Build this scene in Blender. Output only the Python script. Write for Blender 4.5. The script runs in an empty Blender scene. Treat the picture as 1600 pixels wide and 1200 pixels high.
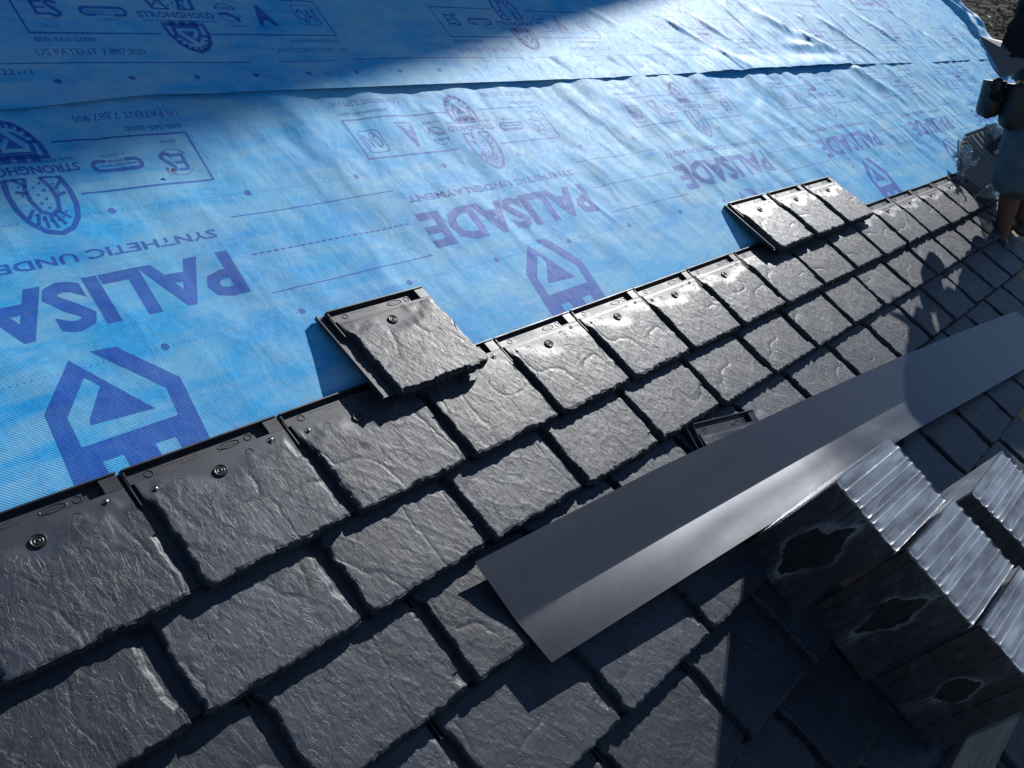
import bpy, bmesh, math, random
import numpy as np
from mathutils import Vector, Matrix, Euler

# ------------------------------------------------------------------ camera, sky, sun
scene = bpy.context.scene
TH = math.radians(40.0)                      # roof pitch
RF = Matrix(((1, 0, 0, 0), (0, math.cos(TH), -math.sin(TH), 0), (0, math.sin(TH), math.cos(TH), 0), (0, 0, 0, 1)))
FPX = 1368.305
CR = (0.65113693, -0.5576373, 0.51484108)    # camera right / down / forward in roof axes
CD = (-0.2739971, -0.80531796, -0.5257267)
CF = (0.70777559, 0.20125511, -0.67716327)
CP = (-0.62603471, -0.32441814, 1.56863378)
cam_d = bpy.data.cameras.new('camera')
cam = bpy.data.objects.new('camera', cam_d)
scene.collection.objects.link(cam)
M = Matrix(((CR[0], -CD[0], -CF[0], CP[0]), (CR[1], -CD[1], -CF[1], CP[1]), (CR[2], -CD[2], -CF[2], CP[2]), (0, 0, 0, 1)))
cam.matrix_world = RF @ M
cam_d.sensor_width = 36; cam_d.lens = 36 * FPX / 1600
cam_d.clip_start = 0.05; cam_d.clip_end = 500
scene.camera = cam

SUN_AZ, SUN_EL = math.radians(30), math.radians(20)     # in the roof's own axes
S_ROOF = Vector((math.cos(SUN_AZ) * math.cos(SUN_EL), math.sin(SUN_AZ) * math.cos(SUN_EL), math.sin(SUN_EL)))
S_W = (RF.to_3x3() @ S_ROOF).normalized()
world = bpy.data.worlds.new('World'); scene.world = world; world.use_nodes = True
wn = world.node_tree.nodes; wl = world.node_tree.links
sky = wn.new('ShaderNodeTexSky'); sky.sky_type = 'NISHITA'; sky.sun_disc = False
sky.sun_elevation = math.asin(S_W.z); sky.sun_rotation = math.atan2(S_W.x, S_W.y)
sky.air_density = 0.75; sky.dust_density = 0.0; sky.ozone_density = 3.0
bg = wn['Background']; bg.inputs['Strength'].default_value = 0.085
wl.new(sky.outputs[0], bg.inputs[0])
sun_d = bpy.data.lights.new('sun', 'SUN'); sun_d.energy = 5.0; sun_d.angle = math.radians(0.53); sun_d.color = (1.0, 0.98, 0.955)
sun = bpy.data.objects.new('sun', sun_d); scene.collection.objects.link(sun)
sun.rotation_euler = S_W.to_track_quat('Z', 'Y').to_euler()
sun.location = (0, 0, 20)
scene.view_settings.view_transform = 'Standard'; scene.view_settings.look = 'None'
scene.view_settings.exposure = 0.06; scene.view_settings.gamma = 1.0

COL = scene.collection
rng = np.random.RandomState(7)

# ------------------------------------------------------------------ numeric noise
def _hash(ix, iy, seed):
    h = (ix.astype(np.int64) * 374761393 + iy.astype(np.int64) * 668265263 + seed * 2147483647) & 0xffffffff
    h = ((h ^ (h >> 13)) * 1274126177) & 0xffffffff
    h = h ^ (h >> 16)
    return (h & 0xffffff) / float(0xffffff)
def vn(x, y, seed=0):
    x = np.asarray(x, float); y = np.asarray(y, float)
    ix = np.floor(x); iy = np.floor(y); fx = x - ix; fy = y - iy
    fx = fx * fx * fx * (fx * (fx * 6 - 15) + 10); fy = fy * fy * fy * (fy * (fy * 6 - 15) + 10)
    a = _hash(ix, iy, seed); b = _hash(ix + 1, iy, seed); c = _hash(ix, iy + 1, seed); d = _hash(ix + 1, iy + 1, seed)
    return (a * (1 - fx) + b * fx) * (1 - fy) + (c * (1 - fx) + d * fx) * fy - 0.5
def fbm(x, y, seed=0, o=4, g=0.5):
    s = 0; a = 1.0; t = 0
    for i in range(o):
        s = s + a * vn(x * 2 ** i + 17.3 * i, y * 2 ** i - 9.1 * i, seed + i); a *= g
    return s
def sst(a, b, x):
    t = np.clip((x - a) / (b - a), 0, 1); return t * t * (3 - 2 * t)

# ------------------------------------------------------------------ scene helpers
def tag(o, label=None, cat=None, group=None, kind=None):
    if label: o['label'] = label
    if cat: o['category'] = cat
    if group: o['group'] = group
    if kind: o['kind'] = kind
    return o
def link(o, parent=None):
    COL.objects.link(o)
    if parent is not None: o.parent = parent
    return o
def empty(name, mw=None):
    o = bpy.data.objects.new(name, None); o.empty_display_size = 0.05; COL.objects.link(o)
    if mw is not None: o.matrix_world = mw
    return o
def mesh_obj(name, me, parent=None, mw=None):
    o = bpy.data.objects.new(name, me); link(o, parent)
    if mw is not None: o.matrix_world = mw
    return o
def mk(name, verts, faces, mat=None, smooth=False):
    me = bpy.data.meshes.new(name); me.from_pydata([tuple(v) for v in verts], [], faces)
    if mat: me.materials.append(mat)
    if smooth: me.polygons.foreach_set('use_smooth', [True] * len(me.polygons))
    me.update(); return me
class MB:
    def __init__(s): s.v = []; s.f = []
    def add(s, vs, fs):
        n = len(s.v); s.v += [tuple(v) for v in vs]; s.f += [tuple(i + n for i in f) for f in fs]
    def box(s, x0, x1, y0, y1, z0, z1, M=None):
        vs = [Vector((x, y, z)) for z in (z0, z1) for y in (y0, y1) for x in (x0, x1)]
        if M is not None: vs = [M @ v for v in vs]
        s.add(vs, [(0, 2, 3, 1), (4, 5, 7, 6), (0, 1, 5, 4), (2, 6, 7, 3), (0, 4, 6, 2), (1, 3, 7, 5)])
    def tube(s, pts, r, n=8, caps=True):
        pts = [Vector(p) for p in pts]; rr = r if isinstance(r, (list, tuple)) else [r] * len(pts); base = len(s.v); up = None
        for i, p in enumerate(pts):
            d = (pts[min(i + 1, len(pts) - 1)] - pts[max(i - 1, 0)]).normalized()
            if up is None: up = d.orthogonal().normalized()
            up = (up - d * up.dot(d)).normalized(); sd = d.cross(up)
            for k in range(n):
                a = 2 * math.pi * k / n; s.v.append(tuple(p + (up * math.cos(a) + sd * math.sin(a)) * rr[i]))
        for i in range(len(pts) - 1):
            for k in range(n):
                a = base + i * n + k; b = base + i * n + (k + 1) % n; s.f.append((a, b, b + n, a + n))
        if caps:
            s.f.append(tuple(base + k for k in range(n))[::-1]); s.f.append(tuple(base + (len(pts) - 1) * n + k for k in range(n)))
    def lathe(s, prof, c=(0, 0, 0), n=24):
        base = len(s.v)
        for r, z in prof:
            for k in range(n):
                a = 2 * math.pi * k / n; s.v.append((c[0] + r * math.cos(a), c[1] + r * math.sin(a), c[2] + z))
        for i in range(len(prof) - 1):
            for k in range(n):
                a = base + i * n + k; b = base + i * n + (k + 1) % n; s.f.append((a, b, b + n, a + n))
    def mesh(s, name, mat, smooth=False, bevel=0):
        me = mk(name, s.v, s.f, mat, smooth)
        if bevel:
            bm = bmesh.new(); bm.from_mesh(me)
            bmesh.ops.bevel(bm, geom=bm.edges[:], offset=bevel, segments=2, affect='EDGES', profile=0.6)
            bm.to_mesh(me); bm.free()
        return me
def T(u, v, h): return Matrix.Translation((u, v, h))

# ------------------------------------------------------------------ materials
def mat(name, base=(0.5, 0.5, 0.5), rough=0.5, spec=0.5, metal=0.0):
    m = bpy.data.materials.new(name); m.use_nodes = True
    b = m.node_tree.nodes['Principled BSDF']
    b.inputs['Base Color'].default_value = (*base, 1); b.inputs['Roughness'].default_value = rough
    b.inputs['Specular IOR Level'].default_value = spec; b.inputs['Metallic'].default_value = metal
    return m, m.node_tree.nodes, m.node_tree.links, b
def coords(n, l, scale=(1, 1, 1), kind='Object', rot=(0, 0, 0)):
    tc = n.new('ShaderNodeTexCoord'); mp = n.new('ShaderNodeMapping')
    mp.inputs['Scale'].default_value = scale; mp.inputs['Rotation'].default_value = rot
    l.new(tc.outputs[kind], mp.inputs[0]); return mp.outputs[0]
def noise(n, l, co, scale, detail=4, rough=0.55, dist=0.0):
    t = n.new('ShaderNodeTexNoise'); t.inputs['Scale'].default_value = scale; t.inputs['Detail'].default_value = detail
    t.inputs['Roughness'].default_value = rough; t.inputs['Distortion'].default_value = dist; l.new(co, t.inputs['Vector']); return t.outputs['Fac']
def ramp(n, l, fac, stops):
    r = n.new('ShaderNodeValToRGB'); e = r.color_ramp.elements
    while len(e) < len(stops): e.new(0.5)
    for i, (p, c) in enumerate(stops):
        e[i].position = p; e[i].color = (c[0], c[1], c[2], 1) if not isinstance(c, float) else (c, c, c, 1)
    l.new(fac, r.inputs[0]); return r.outputs[0]
def bump(n, l, h, dist, strength=1.0, prev=None):
    b = n.new('ShaderNodeBump'); b.inputs['Distance'].default_value = dist; b.inputs['Strength'].default_value = strength
    l.new(h, b.inputs['Height'])
    if prev is not None: l.new(prev, b.inputs['Normal'])
    return b.outputs[0]
def mixc(n, l, fac, a, b, mode='MIX'):
    m = n.new('ShaderNodeMix'); m.data_type = 'RGBA'; m.blend_type = mode
    if isinstance(fac, float): m.inputs[0].default_value = fac
    else: l.new(fac, m.inputs[0])
    for i, x in ((6, a), (7, b)):
        if isinstance(x, tuple): m.inputs[i].default_value = (*x, 1)
        else: l.new(x, m.inputs[i])
    return m.outputs[2]

def slate_mat(name, base, var, rough, rvar=0.12, scuff=0.0):
    m, n, l, b = mat(name, base, rough, 0.5); b.inputs['IOR'].default_value = 1.46
    oi = n.new('ShaderNodeObjectInfo')
    tc = n.new('ShaderNodeTexCoord')
    ad = n.new('ShaderNodeVectorMath'); ad.operation = 'ADD'; l.new(tc.outputs['Object'], ad.inputs[0])
    sc = n.new('ShaderNodeVectorMath'); sc.operation = 'SCALE'; sc.inputs[3].default_value = 7.0
    l.new(oi.outputs['Random'], sc.inputs[0]); l.new(sc.outputs[0], ad.inputs[1])
    co = ad.outputs[0]
    n1 = noise(n, l, co, 14, 5, 0.6); n2 = noise(n, l, co, 55, 6, 0.65, 0.6)
    c = ramp(n, l, n1, [(0.3, tuple(x * (1 - var) for x in base)), (0.7, tuple(x * (1 + var) for x in base))])
    hv = n.new('ShaderNodeHueSaturation'); mr = n.new('ShaderNodeMapRange'); mr.inputs[3].default_value = 0.75; mr.inputs[4].default_value = 1.3
    l.new(oi.outputs['Random'], mr.inputs[0]); l.new(mr.outputs[0], hv.inputs['Value']); l.new(c, hv.inputs['Color'])
    out = hv.outputs[0]
    if scuff:
        n3 = noise(n, l, co, 9, 8, 0.7, 1.2)
        k = ramp(n, l, n3, [(0.60, 0.0), (0.72, 1.0)])
        out = mixc(n, l, k, out, tuple(min(1, x * scuff) for x in base))
    l.new(out, b.inputs['Base Color'])
    r = n.new('ShaderNodeMapRange'); r.inputs[3].default_value = rough - rvar; r.inputs[4].default_value = rough + rvar
    l.new(n2, r.inputs[0]); l.new(r.outputs[0], b.inputs['Roughness'])
    mp = n.new('ShaderNodeMapping'); mp.inputs['Scale'].default_value = (1.0, 0.35, 1.0); mp.inputs['Rotation'].default_value = (0, 0, 0.6)
    l.new(co, mp.inputs[0])
    f1 = noise(n, l, mp.outputs[0], 95, 8, 0.62, 1.2); f2 = noise(n, l, co, 420, 3, 0.6)
    def steps(src, k, soft):                                  # split-cleft ledges: smooth noise cut into sharp terraces
        a = n.new('ShaderNodeMath'); a.operation = 'MULTIPLY'; a.inputs[1].default_value = k; l.new(src, a.inputs[0])
        fl = n.new('ShaderNodeMath'); fl.operation = 'FLOOR'; l.new(a.outputs[0], fl.inputs[0])
        fr = n.new('ShaderNodeMath'); fr.operation = 'FRACT'; l.new(a.outputs[0], fr.inputs[0])
        r_ = n.new('ShaderNodeMapRange'); r_.interpolation_type = 'SMOOTHSTEP'; r_.inputs[1].default_value = .5 - soft; r_.inputs[2].default_value = .5 + soft; l.new(fr.outputs[0], r_.inputs[0])
        ad2 = n.new('ShaderNodeMath'); ad2.operation = 'ADD'; l.new(fl.outputs[0], ad2.inputs[0]); l.new(r_.outputs[0], ad2.inputs[1]); return ad2.outputs[0]
    mp2 = n.new('ShaderNodeMapping'); mp2.inputs['Scale'].default_value = (1.0, 0.55, 1.0); mp2.inputs['Rotation'].default_value = (0, 0, 0.75); l.new(co, mp2.inputs[0])
    s1 = steps(noise(n, l, mp2.outputs[0], 8.5, 7, 0.58, 1.1), 9, 0.018)
    s2 = steps(noise(n, l, mp.outputs[0], 46, 5, 0.6, 0.8), 6, 0.10)
    at_ = n.new('ShaderNodeAttribute'); at_.attribute_name = 'cleft'
    def msk(k):
        q = n.new('ShaderNodeMath'); q.operation = 'MULTIPLY_ADD'; l.new(at_.outputs['Fac'], q.inputs[0]); q.inputs[1].default_value = k - .06; q.inputs[2].default_value = .06; return q.outputs[0]
    _b = bump
    def bumpm(n, l, h, dist, k, prev=None):
        o_ = _b(n, l, h, dist, k, prev); l.new(msk(k), o_.node.inputs['Strength']); return o_
    nb = bumpm(n, l, f1, 0.0009, 0.85); nb = bumpm(n, l, s1, 0.0026, 1.0, nb); nb = bumpm(n, l, s2, 0.00045, 0.8, nb); nb = bump(n, l, f2, 0.0002, 0.4, nb)
    l.new(nb, b.inputs['Normal'])
    return m
M_SLATE = slate_mat('slate_grey', (0.026, 0.034, 0.048), 0.26, 0.48, 0.07, 1.9)
M_SMOOTH, n, l, b = mat('moulded_grey', (0.048, 0.05, 0.056), 0.46, 0.5)
co = coords(n, l); x = noise(n, l, co, 22, 5, 0.6, 0.8)
l.new(ramp(n, l, x, [(0.3, (0.019, 0.022, 0.028)), (0.7, (0.034, 0.037, 0.045))]), b.inputs['Base Color'])
l.new(ramp(n, l, noise(n, l, co, 12, 4, 0.6, 1.0), [(0.3, 0.36), (0.7, 0.52)]), b.inputs['Roughness'])
l.new(bump(n, l, noise(n, l, co, 260, 3), 0.0004, 0.35), b.inputs['Normal'])
M_DARKPL, *_ = mat('black_plastic', (0.012, 0.012, 0.014), 0.38, 0.5)
M_NAIL, *_ = mat('nail_steel', (0.36, 0.37, 0.40), 0.42, 0.5, 1.0)

def membrane_mat(name, c0, c1, dusty):
    m, n, l, b = mat(name, c0, 0.42, 0.5)
    co = coords(n, l)
    a = noise(n, l, co, 5, 5, 0.6); a2 = noise(n, l, co, 60, 5, 0.7)
    c = mixc(n, l, ramp(n, l, a, [(0.35, 0.0), (0.68, 1.0)]), c0, c1)
    d = ramp(n, l, a2, [(0.3, 0.86), (0.7, 1.1)])
    c = mixc(n, l, 1.0, c, d, 'MULTIPLY')
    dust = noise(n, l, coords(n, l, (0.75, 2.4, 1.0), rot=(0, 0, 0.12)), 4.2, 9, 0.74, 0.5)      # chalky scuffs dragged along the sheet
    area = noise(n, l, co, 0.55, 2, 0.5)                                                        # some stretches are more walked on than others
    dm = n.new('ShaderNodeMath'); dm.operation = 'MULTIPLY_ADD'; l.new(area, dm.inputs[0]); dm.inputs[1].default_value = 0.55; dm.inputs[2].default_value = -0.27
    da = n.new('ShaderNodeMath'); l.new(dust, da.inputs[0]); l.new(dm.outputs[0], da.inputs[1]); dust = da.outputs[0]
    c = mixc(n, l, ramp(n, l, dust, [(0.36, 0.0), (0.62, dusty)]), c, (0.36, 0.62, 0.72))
    sp = n.new('ShaderNodeTexVoronoi'); sp.inputs['Scale'].default_value = 34; l.new(co, sp.inputs['Vector'])
    c = mixc(n, l, ramp(n, l, sp.outputs['Distance'], [(0.02, 0.55), (0.05, 0.0)]), c, (0.03, 0.05, 0.09))
    l.new(c, b.inputs['Base Color'])
    l.new(ramp(n, l, a2, [(0.25, 0.50), (0.75, 0.64)]), b.inputs['Roughness'])
    # spun-bond weave: two crossed fine waves, plus soft crumple
    w = n.new('ShaderNodeTexWave'); w.wave_type = 'BANDS'; w.bands_direction = 'DIAGONAL'; w.inputs['Scale'].default_value = 95; w.inputs['Distortion'].default_value = 1.2
    w.inputs['Detail'].default_value = 2; l.new(co, w.inputs['Vector'])
    cr = n.new('ShaderNodeMapping'); cr.inputs['Scale'].default_value = (1.0, 0.55, 1.0); cr.inputs['Rotation'].default_value = (0, 0, 0.35)
    tcn = n.new('ShaderNodeTexCoord'); l.new(tcn.outputs['Object'], cr.inputs[0])
    k1 = noise(n, l, cr.outputs[0], 15, 4, 0.5, 0.35)
    k2 = noise(n, l, co, 120, 4, 0.6)
    nb = bump(n, l, k1, 0.0042, 0.7); nb = bump(n, l, w.outputs['Fac'], 0.0006, 0.45, nb); nb = bump(n, l, k2, 0.0003, 0.4, nb)
    l.new(nb, b.inputs['Normal'])
    b.inputs['IOR'].default_value = 1.25
    return m
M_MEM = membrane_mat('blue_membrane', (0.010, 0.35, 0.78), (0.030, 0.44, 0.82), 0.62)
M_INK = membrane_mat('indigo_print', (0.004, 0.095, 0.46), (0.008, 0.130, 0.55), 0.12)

# ------------------------------------------------------------------ roof deck, far ground
mb = MB(); mb.box(-3.0, 8.62, -6.5, 3.2, -0.20, -0.012)
deck_m, n, l, b = mat('plywood', (0.36, 0.26, 0.16), 0.8, 0.3)
l.new(ramp(n, l, noise(n, l, coords(n, l, (1, 12, 1)), 3, 6), [(0.3, (0.28, 0.19, 0.11)), (0.7, (0.42, 0.31, 0.2))]), b.inputs['Base Color'])
tag(mesh_obj('roof_deck', mb.mesh('roof_deck', deck_m), mw=RF.copy()), kind='structure')
mb = MB(); mb.box(-3.0, 8.5, -4.9, 8.0, -6.6, -3.6)
wall_m, n, l, b = mat('house_siding', (0.45, 0.43, 0.4), 0.7)
l.new(ramp(n, l, noise(n, l, coords(n, l, (1, 1, 20)), 2, 4), [(0.3, (0.4, 0.38, 0.35)), (0.7, (0.5, 0.48, 0.45))]), b.inputs['Base Color'])
tag(mesh_obj('house_wall', mb.mesh('house_wall', wall_m)), kind='structure')

# unseen tall wing sized so its corner shades the upper left of the roof
wm = MB(); wm.box(12.0, 13.2, 2.95, 9.5, -6.6, 12.0)
block = empty('shade_block', Matrix.Translation((12, 2.95, -6.6)))
tag(block, 'unseen tall wing standing past the roof end', 'shadow caster')
me = mk('wall', [(v[0] - 12, v[1] - 2.95, v[2] + 6.6) for v in wm.v], wm.f, wall_m)
mesh_obj('wall', me, block).matrix_local = Matrix.Identity(4)
rm = MB(); rm.add([(-.02, .0, 18.6), (1.22, .0, 18.6), (1.22, 6.6, 18.6), (-.02, 6.6, 18.6), (-.02, 3.3, 20.4), (1.22, 3.3, 20.4)],
                  [(0, 1, 5, 4), (2, 3, 4, 5), (0, 4, 3), (1, 2, 5), (0, 3, 2, 1)])
mesh_obj('roof', rm.mesh('roof', M_SMOOTH), block).matrix_local = Matrix.Identity(4)

gm = bpy.data.meshes.new('ground')
gx = np.concatenate([np.linspace(-60, 80, 90)]); gy = np.linspace(-70, 90, 90)
GX, GY = np.meshgrid(gx, gy, indexing='ij')
def ground_z(X, Y):
    return -6.6 + 0.35 * fbm(X * 0.15, Y * 0.15, 5, 4) + 13.0 * sst(16, 46, X * 0.77 + Y * 0.64)
GZ = ground_z(GX, GY)
nx, ny = GX.shape
vs = np.stack([GX, GY, GZ], -1).reshape(-1, 3)
fs = [(i * ny + j, (i + 1) * ny + j, (i + 1) * ny + j + 1, i * ny + j + 1) for i in range(nx - 1) for j in range(ny - 1)]
ground_m, n, l, b = mat('leafy_ground', (0.06, 0.045, 0.03), 0.9, 0.2)
x = noise(n, l, coords(n, l), 0.9, 10, 0.7)
l.new(ramp(n, l, x, [(0.3, (0.003, 0.0025, 0.002)), (0.5, (0.006, 0.005, 0.0035)), (0.66, (0.02, 0.014, 0.008))]), b.inputs['Base Color'])
l.new(bump(n, l, noise(n, l, coords(n, l), 3, 8), 0.3, 0.8), b.inputs['Normal'])
tag(mesh_obj('ground', mk('ground', vs, fs, ground_m, True)), kind='structure')

# ------------------------------------------------------------------ underlayment sheets
GD = 0.0125
def wr_common(U, V):
    """crumple ridges running mostly up the slope; stronger towards the far end and the seam"""
    s = 0.93 * U + 0.36 * V; t = -0.36 * U + 0.93 * V
    wx = s + 0.05 * fbm(U * 3, V * 3, 11, 3)
    a = 0.8 * fbm(wx * 10, t * 3.4, 21, 4, 0.5) + 0.5 * fbm(s * 6 + 3, t * 6, 29, 3)
    b = (1 - np.abs(vn(wx * 8.5 + .6 * vn(t * 5, s * 3, 8), t * 2.4, 33)) * 5) * sst(-.1, .15, vn(s * 4, t * 4, 37))
    c = fbm(U * 2.2, V * 2.6, 44, 3)
    return a, np.clip(b, 0, 1), c
def h_lower(U, V):
    a, b, c = wr_common(U, V)
    amp = 0.55 + 0.45 * sst(0.3, 3.2, U)
    near = sst(0.27, 0.62, V)                       # pinned flat under the tiles
    sea = sst(0.85, 1.16, V)
    s2 = 0.8 * U + 0.6 * V
    diag = np.exp(-((np.mod(s2 * 1.35 + 0.25 * fbm(U * 2, V * 2, 5, 2), 1.0) - 0.5) / 0.13) ** 2)
    h = 0.004 + near * amp * ((0.0062 + 0.003 * sst(.8, 2.2, U)) * a + 0.0034 * b * b) + near * 0.007 * c * amp + 0.0052 * near * fbm(s2 * 7, (0.8 * V - 0.6 * U) * 2.2, 93, 2) + 0.0022 * diag * near * sst(0.5, 1.5, U)
    h = h + sea * 0.0075 * np.abs(vn(U * 7.5 + 3, V * 1.2, 71)) * 2
    # a pronounced crumple below the lifted flap
    h = h + 0.012 * np.exp(-(((U - 5.25) + (V - 1.1) * 1.2) / 0.07) ** 2) * sst(0.8, 1.0, V) * (1 - sst(1.16, 1.2, V))
    return h
def seam_v(U):
    return 1.178 + 0.006 * fbm(U * 1.1, U * 0 + 0.5, 61, 3) + 0.010 * sst(2.2, 4.2, U) - 0.012 * sst(0.55, 0.15, U)
def h_upper(U, V):
    a, b, c = wr_common(U + 7.7, V + 3.1)
    amp = 0.10 + 0.9 * sst(1.6, 3.4, U)
    e = V - seam_v(U)
    lift = 0.0050 + 0.011 * sst(0.1, 0.6, U) * sst(2.6, 1.6, U) * (0.6 + 0.8 * np.abs(vn(U * 2.3, U * 0, 3)) * 2) + 0.004 * sst(0.5, 0.0, U)
    flap = sst(3.3, 4.4, U) * sst(5.16, 5.08, U)
    lift = lift + 0.017 * flap
    h = 0.0075 + lift * sst(0.16, 0.0, e) + amp * (0.013 * a + 0.006 * b * b) + 0.007 * c * amp
    # long sweeping folds pulled down towards the flap
    for (u0, v0, u1, v1, w, hh) in ((3.55, 1.62, 4.05, 1.24, 0.030, 0.016), (3.15, 1.66, 3.75, 1.22, 0.024, 0.012), (4.75, 1.46, 5.15, 1.27, 0.045, 0.034),
                                    (4.45, 1.36, 4.95, 1.33, 0.04, 0.026), (4.4, 1.62, 4.7, 1.45, 0.04, 0.022), (5.25, 1.62, 5.75, 1.22, 0.030, 0.016),
                                    (5.9, 1.75, 6.5, 1.3, 0.035, 0.014), (2.7, 1.62, 3.2, 1.24, 0.028, 0.010), (6.6, 1.9, 7.4, 1.3, 0.04, 0.016)):
        d = np.array((u1 - u0, v1 - v0)); L2 = (d ** 2).sum()
        tt = ((U - u0) * d[0] + (V - v0) * d[1]) / L2; tc = np.clip(tt, 0, 1)
        dist = np.hypot(U - u0 - tc * d[0], V - v0 - tc * d[1])
        h = h + hh * 0.6 * np.exp(-(dist / w) ** 2) * (0.35 + 0.65 * np.sin(np.pi * np.clip(tc, 0.02, 0.98)))
    return np.maximum(h, 0.0095 + 0.0 * U)

# ---- the printed pattern, in the sheet's own reading direction (x right, y up, metres)
def text_polys(s, h, bold=0.0, width=None, sp=1.0):
    cu = bpy.data.curves.new('t', 'FONT'); cu.body = s; cu.size = 1.0; cu.offset = bold; cu.resolution_u = 2; cu.fill_mode = 'FRONT' if False else 'BOTH'
    cu.space_character = sp
    ob = bpy.data.objects.new('t', cu); COL.objects.link(ob)
    bpy.context.view_layer.update()
    dg = bpy.context.evaluated_depsgraph_get(); me = bpy.data.meshes.new_from_object(ob.evaluated_get(dg))
    vs = np.array([v.co[:2] for v in me.vertices]); fs = [tuple(p.vertices) for p in me.polygons]
    bpy.data.objects.remove(ob); bpy.data.curves.remove(cu); bpy.data.meshes.remove(me)
    capm = 0.729
    mn = vs.min(0); mx = vs.max(0)
    top = mx[1] if s.upper() == s else capm
    vs = vs - np.array([mn[0], 0.0 if mn[1] > -0.08 else 0.0])
    k = h / top; w = (mx[0] - mn[0])
    kx = (width / w) if width else k
    return vs * np.array([kx, k]), fs
def ring(cx, cy, r0, r1, a0=0, a1=360, n=28, ex=1.0):
    vs = []; fs = []
    for i in range(n + 1):
        a = math.radians(a0 + (a1 - a0) * i / n); c, s = math.cos(a), math.sin(a)
        vs += [(cx + r0 * c * ex, cy + r0 * s), (cx + r1 * c * ex, cy + r1 * s)]
    for i in range(n): fs.append((2 * i, 2 * i + 1, 2 * i + 3, 2 * i + 2))
    return np.array(vs), fs
def disc(cx, cy, r, n=14, ex=1.0):
    return np.array([(cx + r * ex * math.cos(2 * math.pi * i / n), cy + r * math.sin(2 * math.pi * i / n)) for i in range(n)]), [tuple(range(n))]
def quad(x0, y0, x1, y1): return np.array([(x0, y0), (x1, y0), (x1, y1), (x0, y1)]), [(0, 1, 2, 3)]
def stroke(pts, w, closed=False):
    P = [Vector(p) for p in pts]; n = len(P); vs = []; fs = []
    for i in range(n):
        if closed: a, b = P[i - 1], P[(i + 1) % n]; 
        else: a, b = P[max(i - 1, 0)], P[min(i + 1, n - 1)]
        d0 = (P[i] - a).normalized() if (P[i] - a).length > 1e-9 else (b - P[i]).normalized()
        d1 = (b - P[i]).normalized() if (b - P[i]).length > 1e-9 else d0
        t = (d0 + d1).normalized(); nrm = Vector((-t.y, t.x)); k = 1 / max(0.4, nrm.dot(Vector((-d1.y, d1.x))))
        vs += [tuple(P[i] + nrm * w / 2 * k), tuple(P[i] - nrm * w / 2 * k)]
    m = n if closed else n - 1
    for i in range(m):
        j = (i + 1) % n; fs.append((2 * i, 2 * i + 1, 2 * j + 1, 2 * j))
    return np.array(vs), fs
def poly(pts): return np.array(pts, float), [tuple(range(len(pts)))]
def sh(item, dx, dy, kx=1.0, ky=1.0): return item[0] * np.array([kx, ky]) + np.array([dx, dy]), item[1]

castle = [(.027, .532), (.129, .381), (.003, .387), (.007, .399), (.056, .461), (.037, .488), (-.028, .415), (-.031, .349), (.164, .352), (.171, .416), (.142, .454),
          (.072, .540), (.123, .536), (.209, .432), (.194, .25), (.136, .25), (.136, .309), (.093, .309), (.093, .25), (.030, .25), (.030, .309), (-.011, .309), (-.011, .25), (-.078, .25), (-.061, .435)]
castle = [(.555 - a, 1.0685 - b) for a, b in castle]
def boot_lug(cx, cy, ang, w, h):
    c, s = math.cos(ang), math.sin(ang)
    q = [(-w / 2, -h / 2), (w / 2, -h / 2), (w / 2, h / 2), (w * .15, h / 2), (w * .1, h * .1), (-w * .1, h * .1), (-w * .15, h / 2), (-w / 2, h / 2)]
    return [(cx + a * c - b * s, cy + a * s + b * c) for a, b in q]
BIG, SMALL = [], []
def big(*a): BIG.extend(a)
def small(*a): SMALL.extend(a)
big(sh(text_polys('PALISADE', .116, 0.035, .785), .083, .3635), poly(castle), sh(text_polys('SYNTHETIC UNDERLAYMENT', .0235, 0.022, .78), .080, .2945))
big(sh(text_polys('US PATENT 7,887,900', .021, 0.004, .262), -.012, -.074), sh(text_polys('CAN PATENT 2,597,138', .019, 0.0, .267), .627, -.072))
big(sh(text_polys('800-565-2000', .0145, 0.012, .145), .0, -.0285), sh(text_polys('palisadebuild.com', .0145, 0.008, .178), .710, -.0285))
LW = .0052
big(stroke([(.325, 0), (0, 0), (0, .148), (.325, .148)], LW), stroke([(.465, 0), (.893, 0), (.893, .148), (.52, .148)], LW))
big(sh(text_polys('STRONGHOLD', .0225, 0.03, .220), .295, .0615))
small(sh(text_polys('SKID RESISTANT TECHNOLOGY', .0085, 0.008, .212), .300, .0445), sh(text_polys('TM', .01, 0, None), .895, .488))
# heel of the sole
big(stroke([(.347, .036), (.462, .036), (.461, .0), (.449, -.035), (.428, -.058), (.405, -.066), (.382, -.058), (.361, -.035), (.349, .0)], .0115, True))
hs = .30
big(poly([(.405 + (a - .49) * hs, .003 + (b - .66) * hs) for a, b in castle]))
for i in range(9):
    a = math.radians(188 + i * 20.5); rx, ry = .0445, .054
    small(poly(boot_lug(.4047 + rx * math.cos(a), -.002 + ry * math.sin(a), a - math.pi / 2, .010, .016)))
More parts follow.
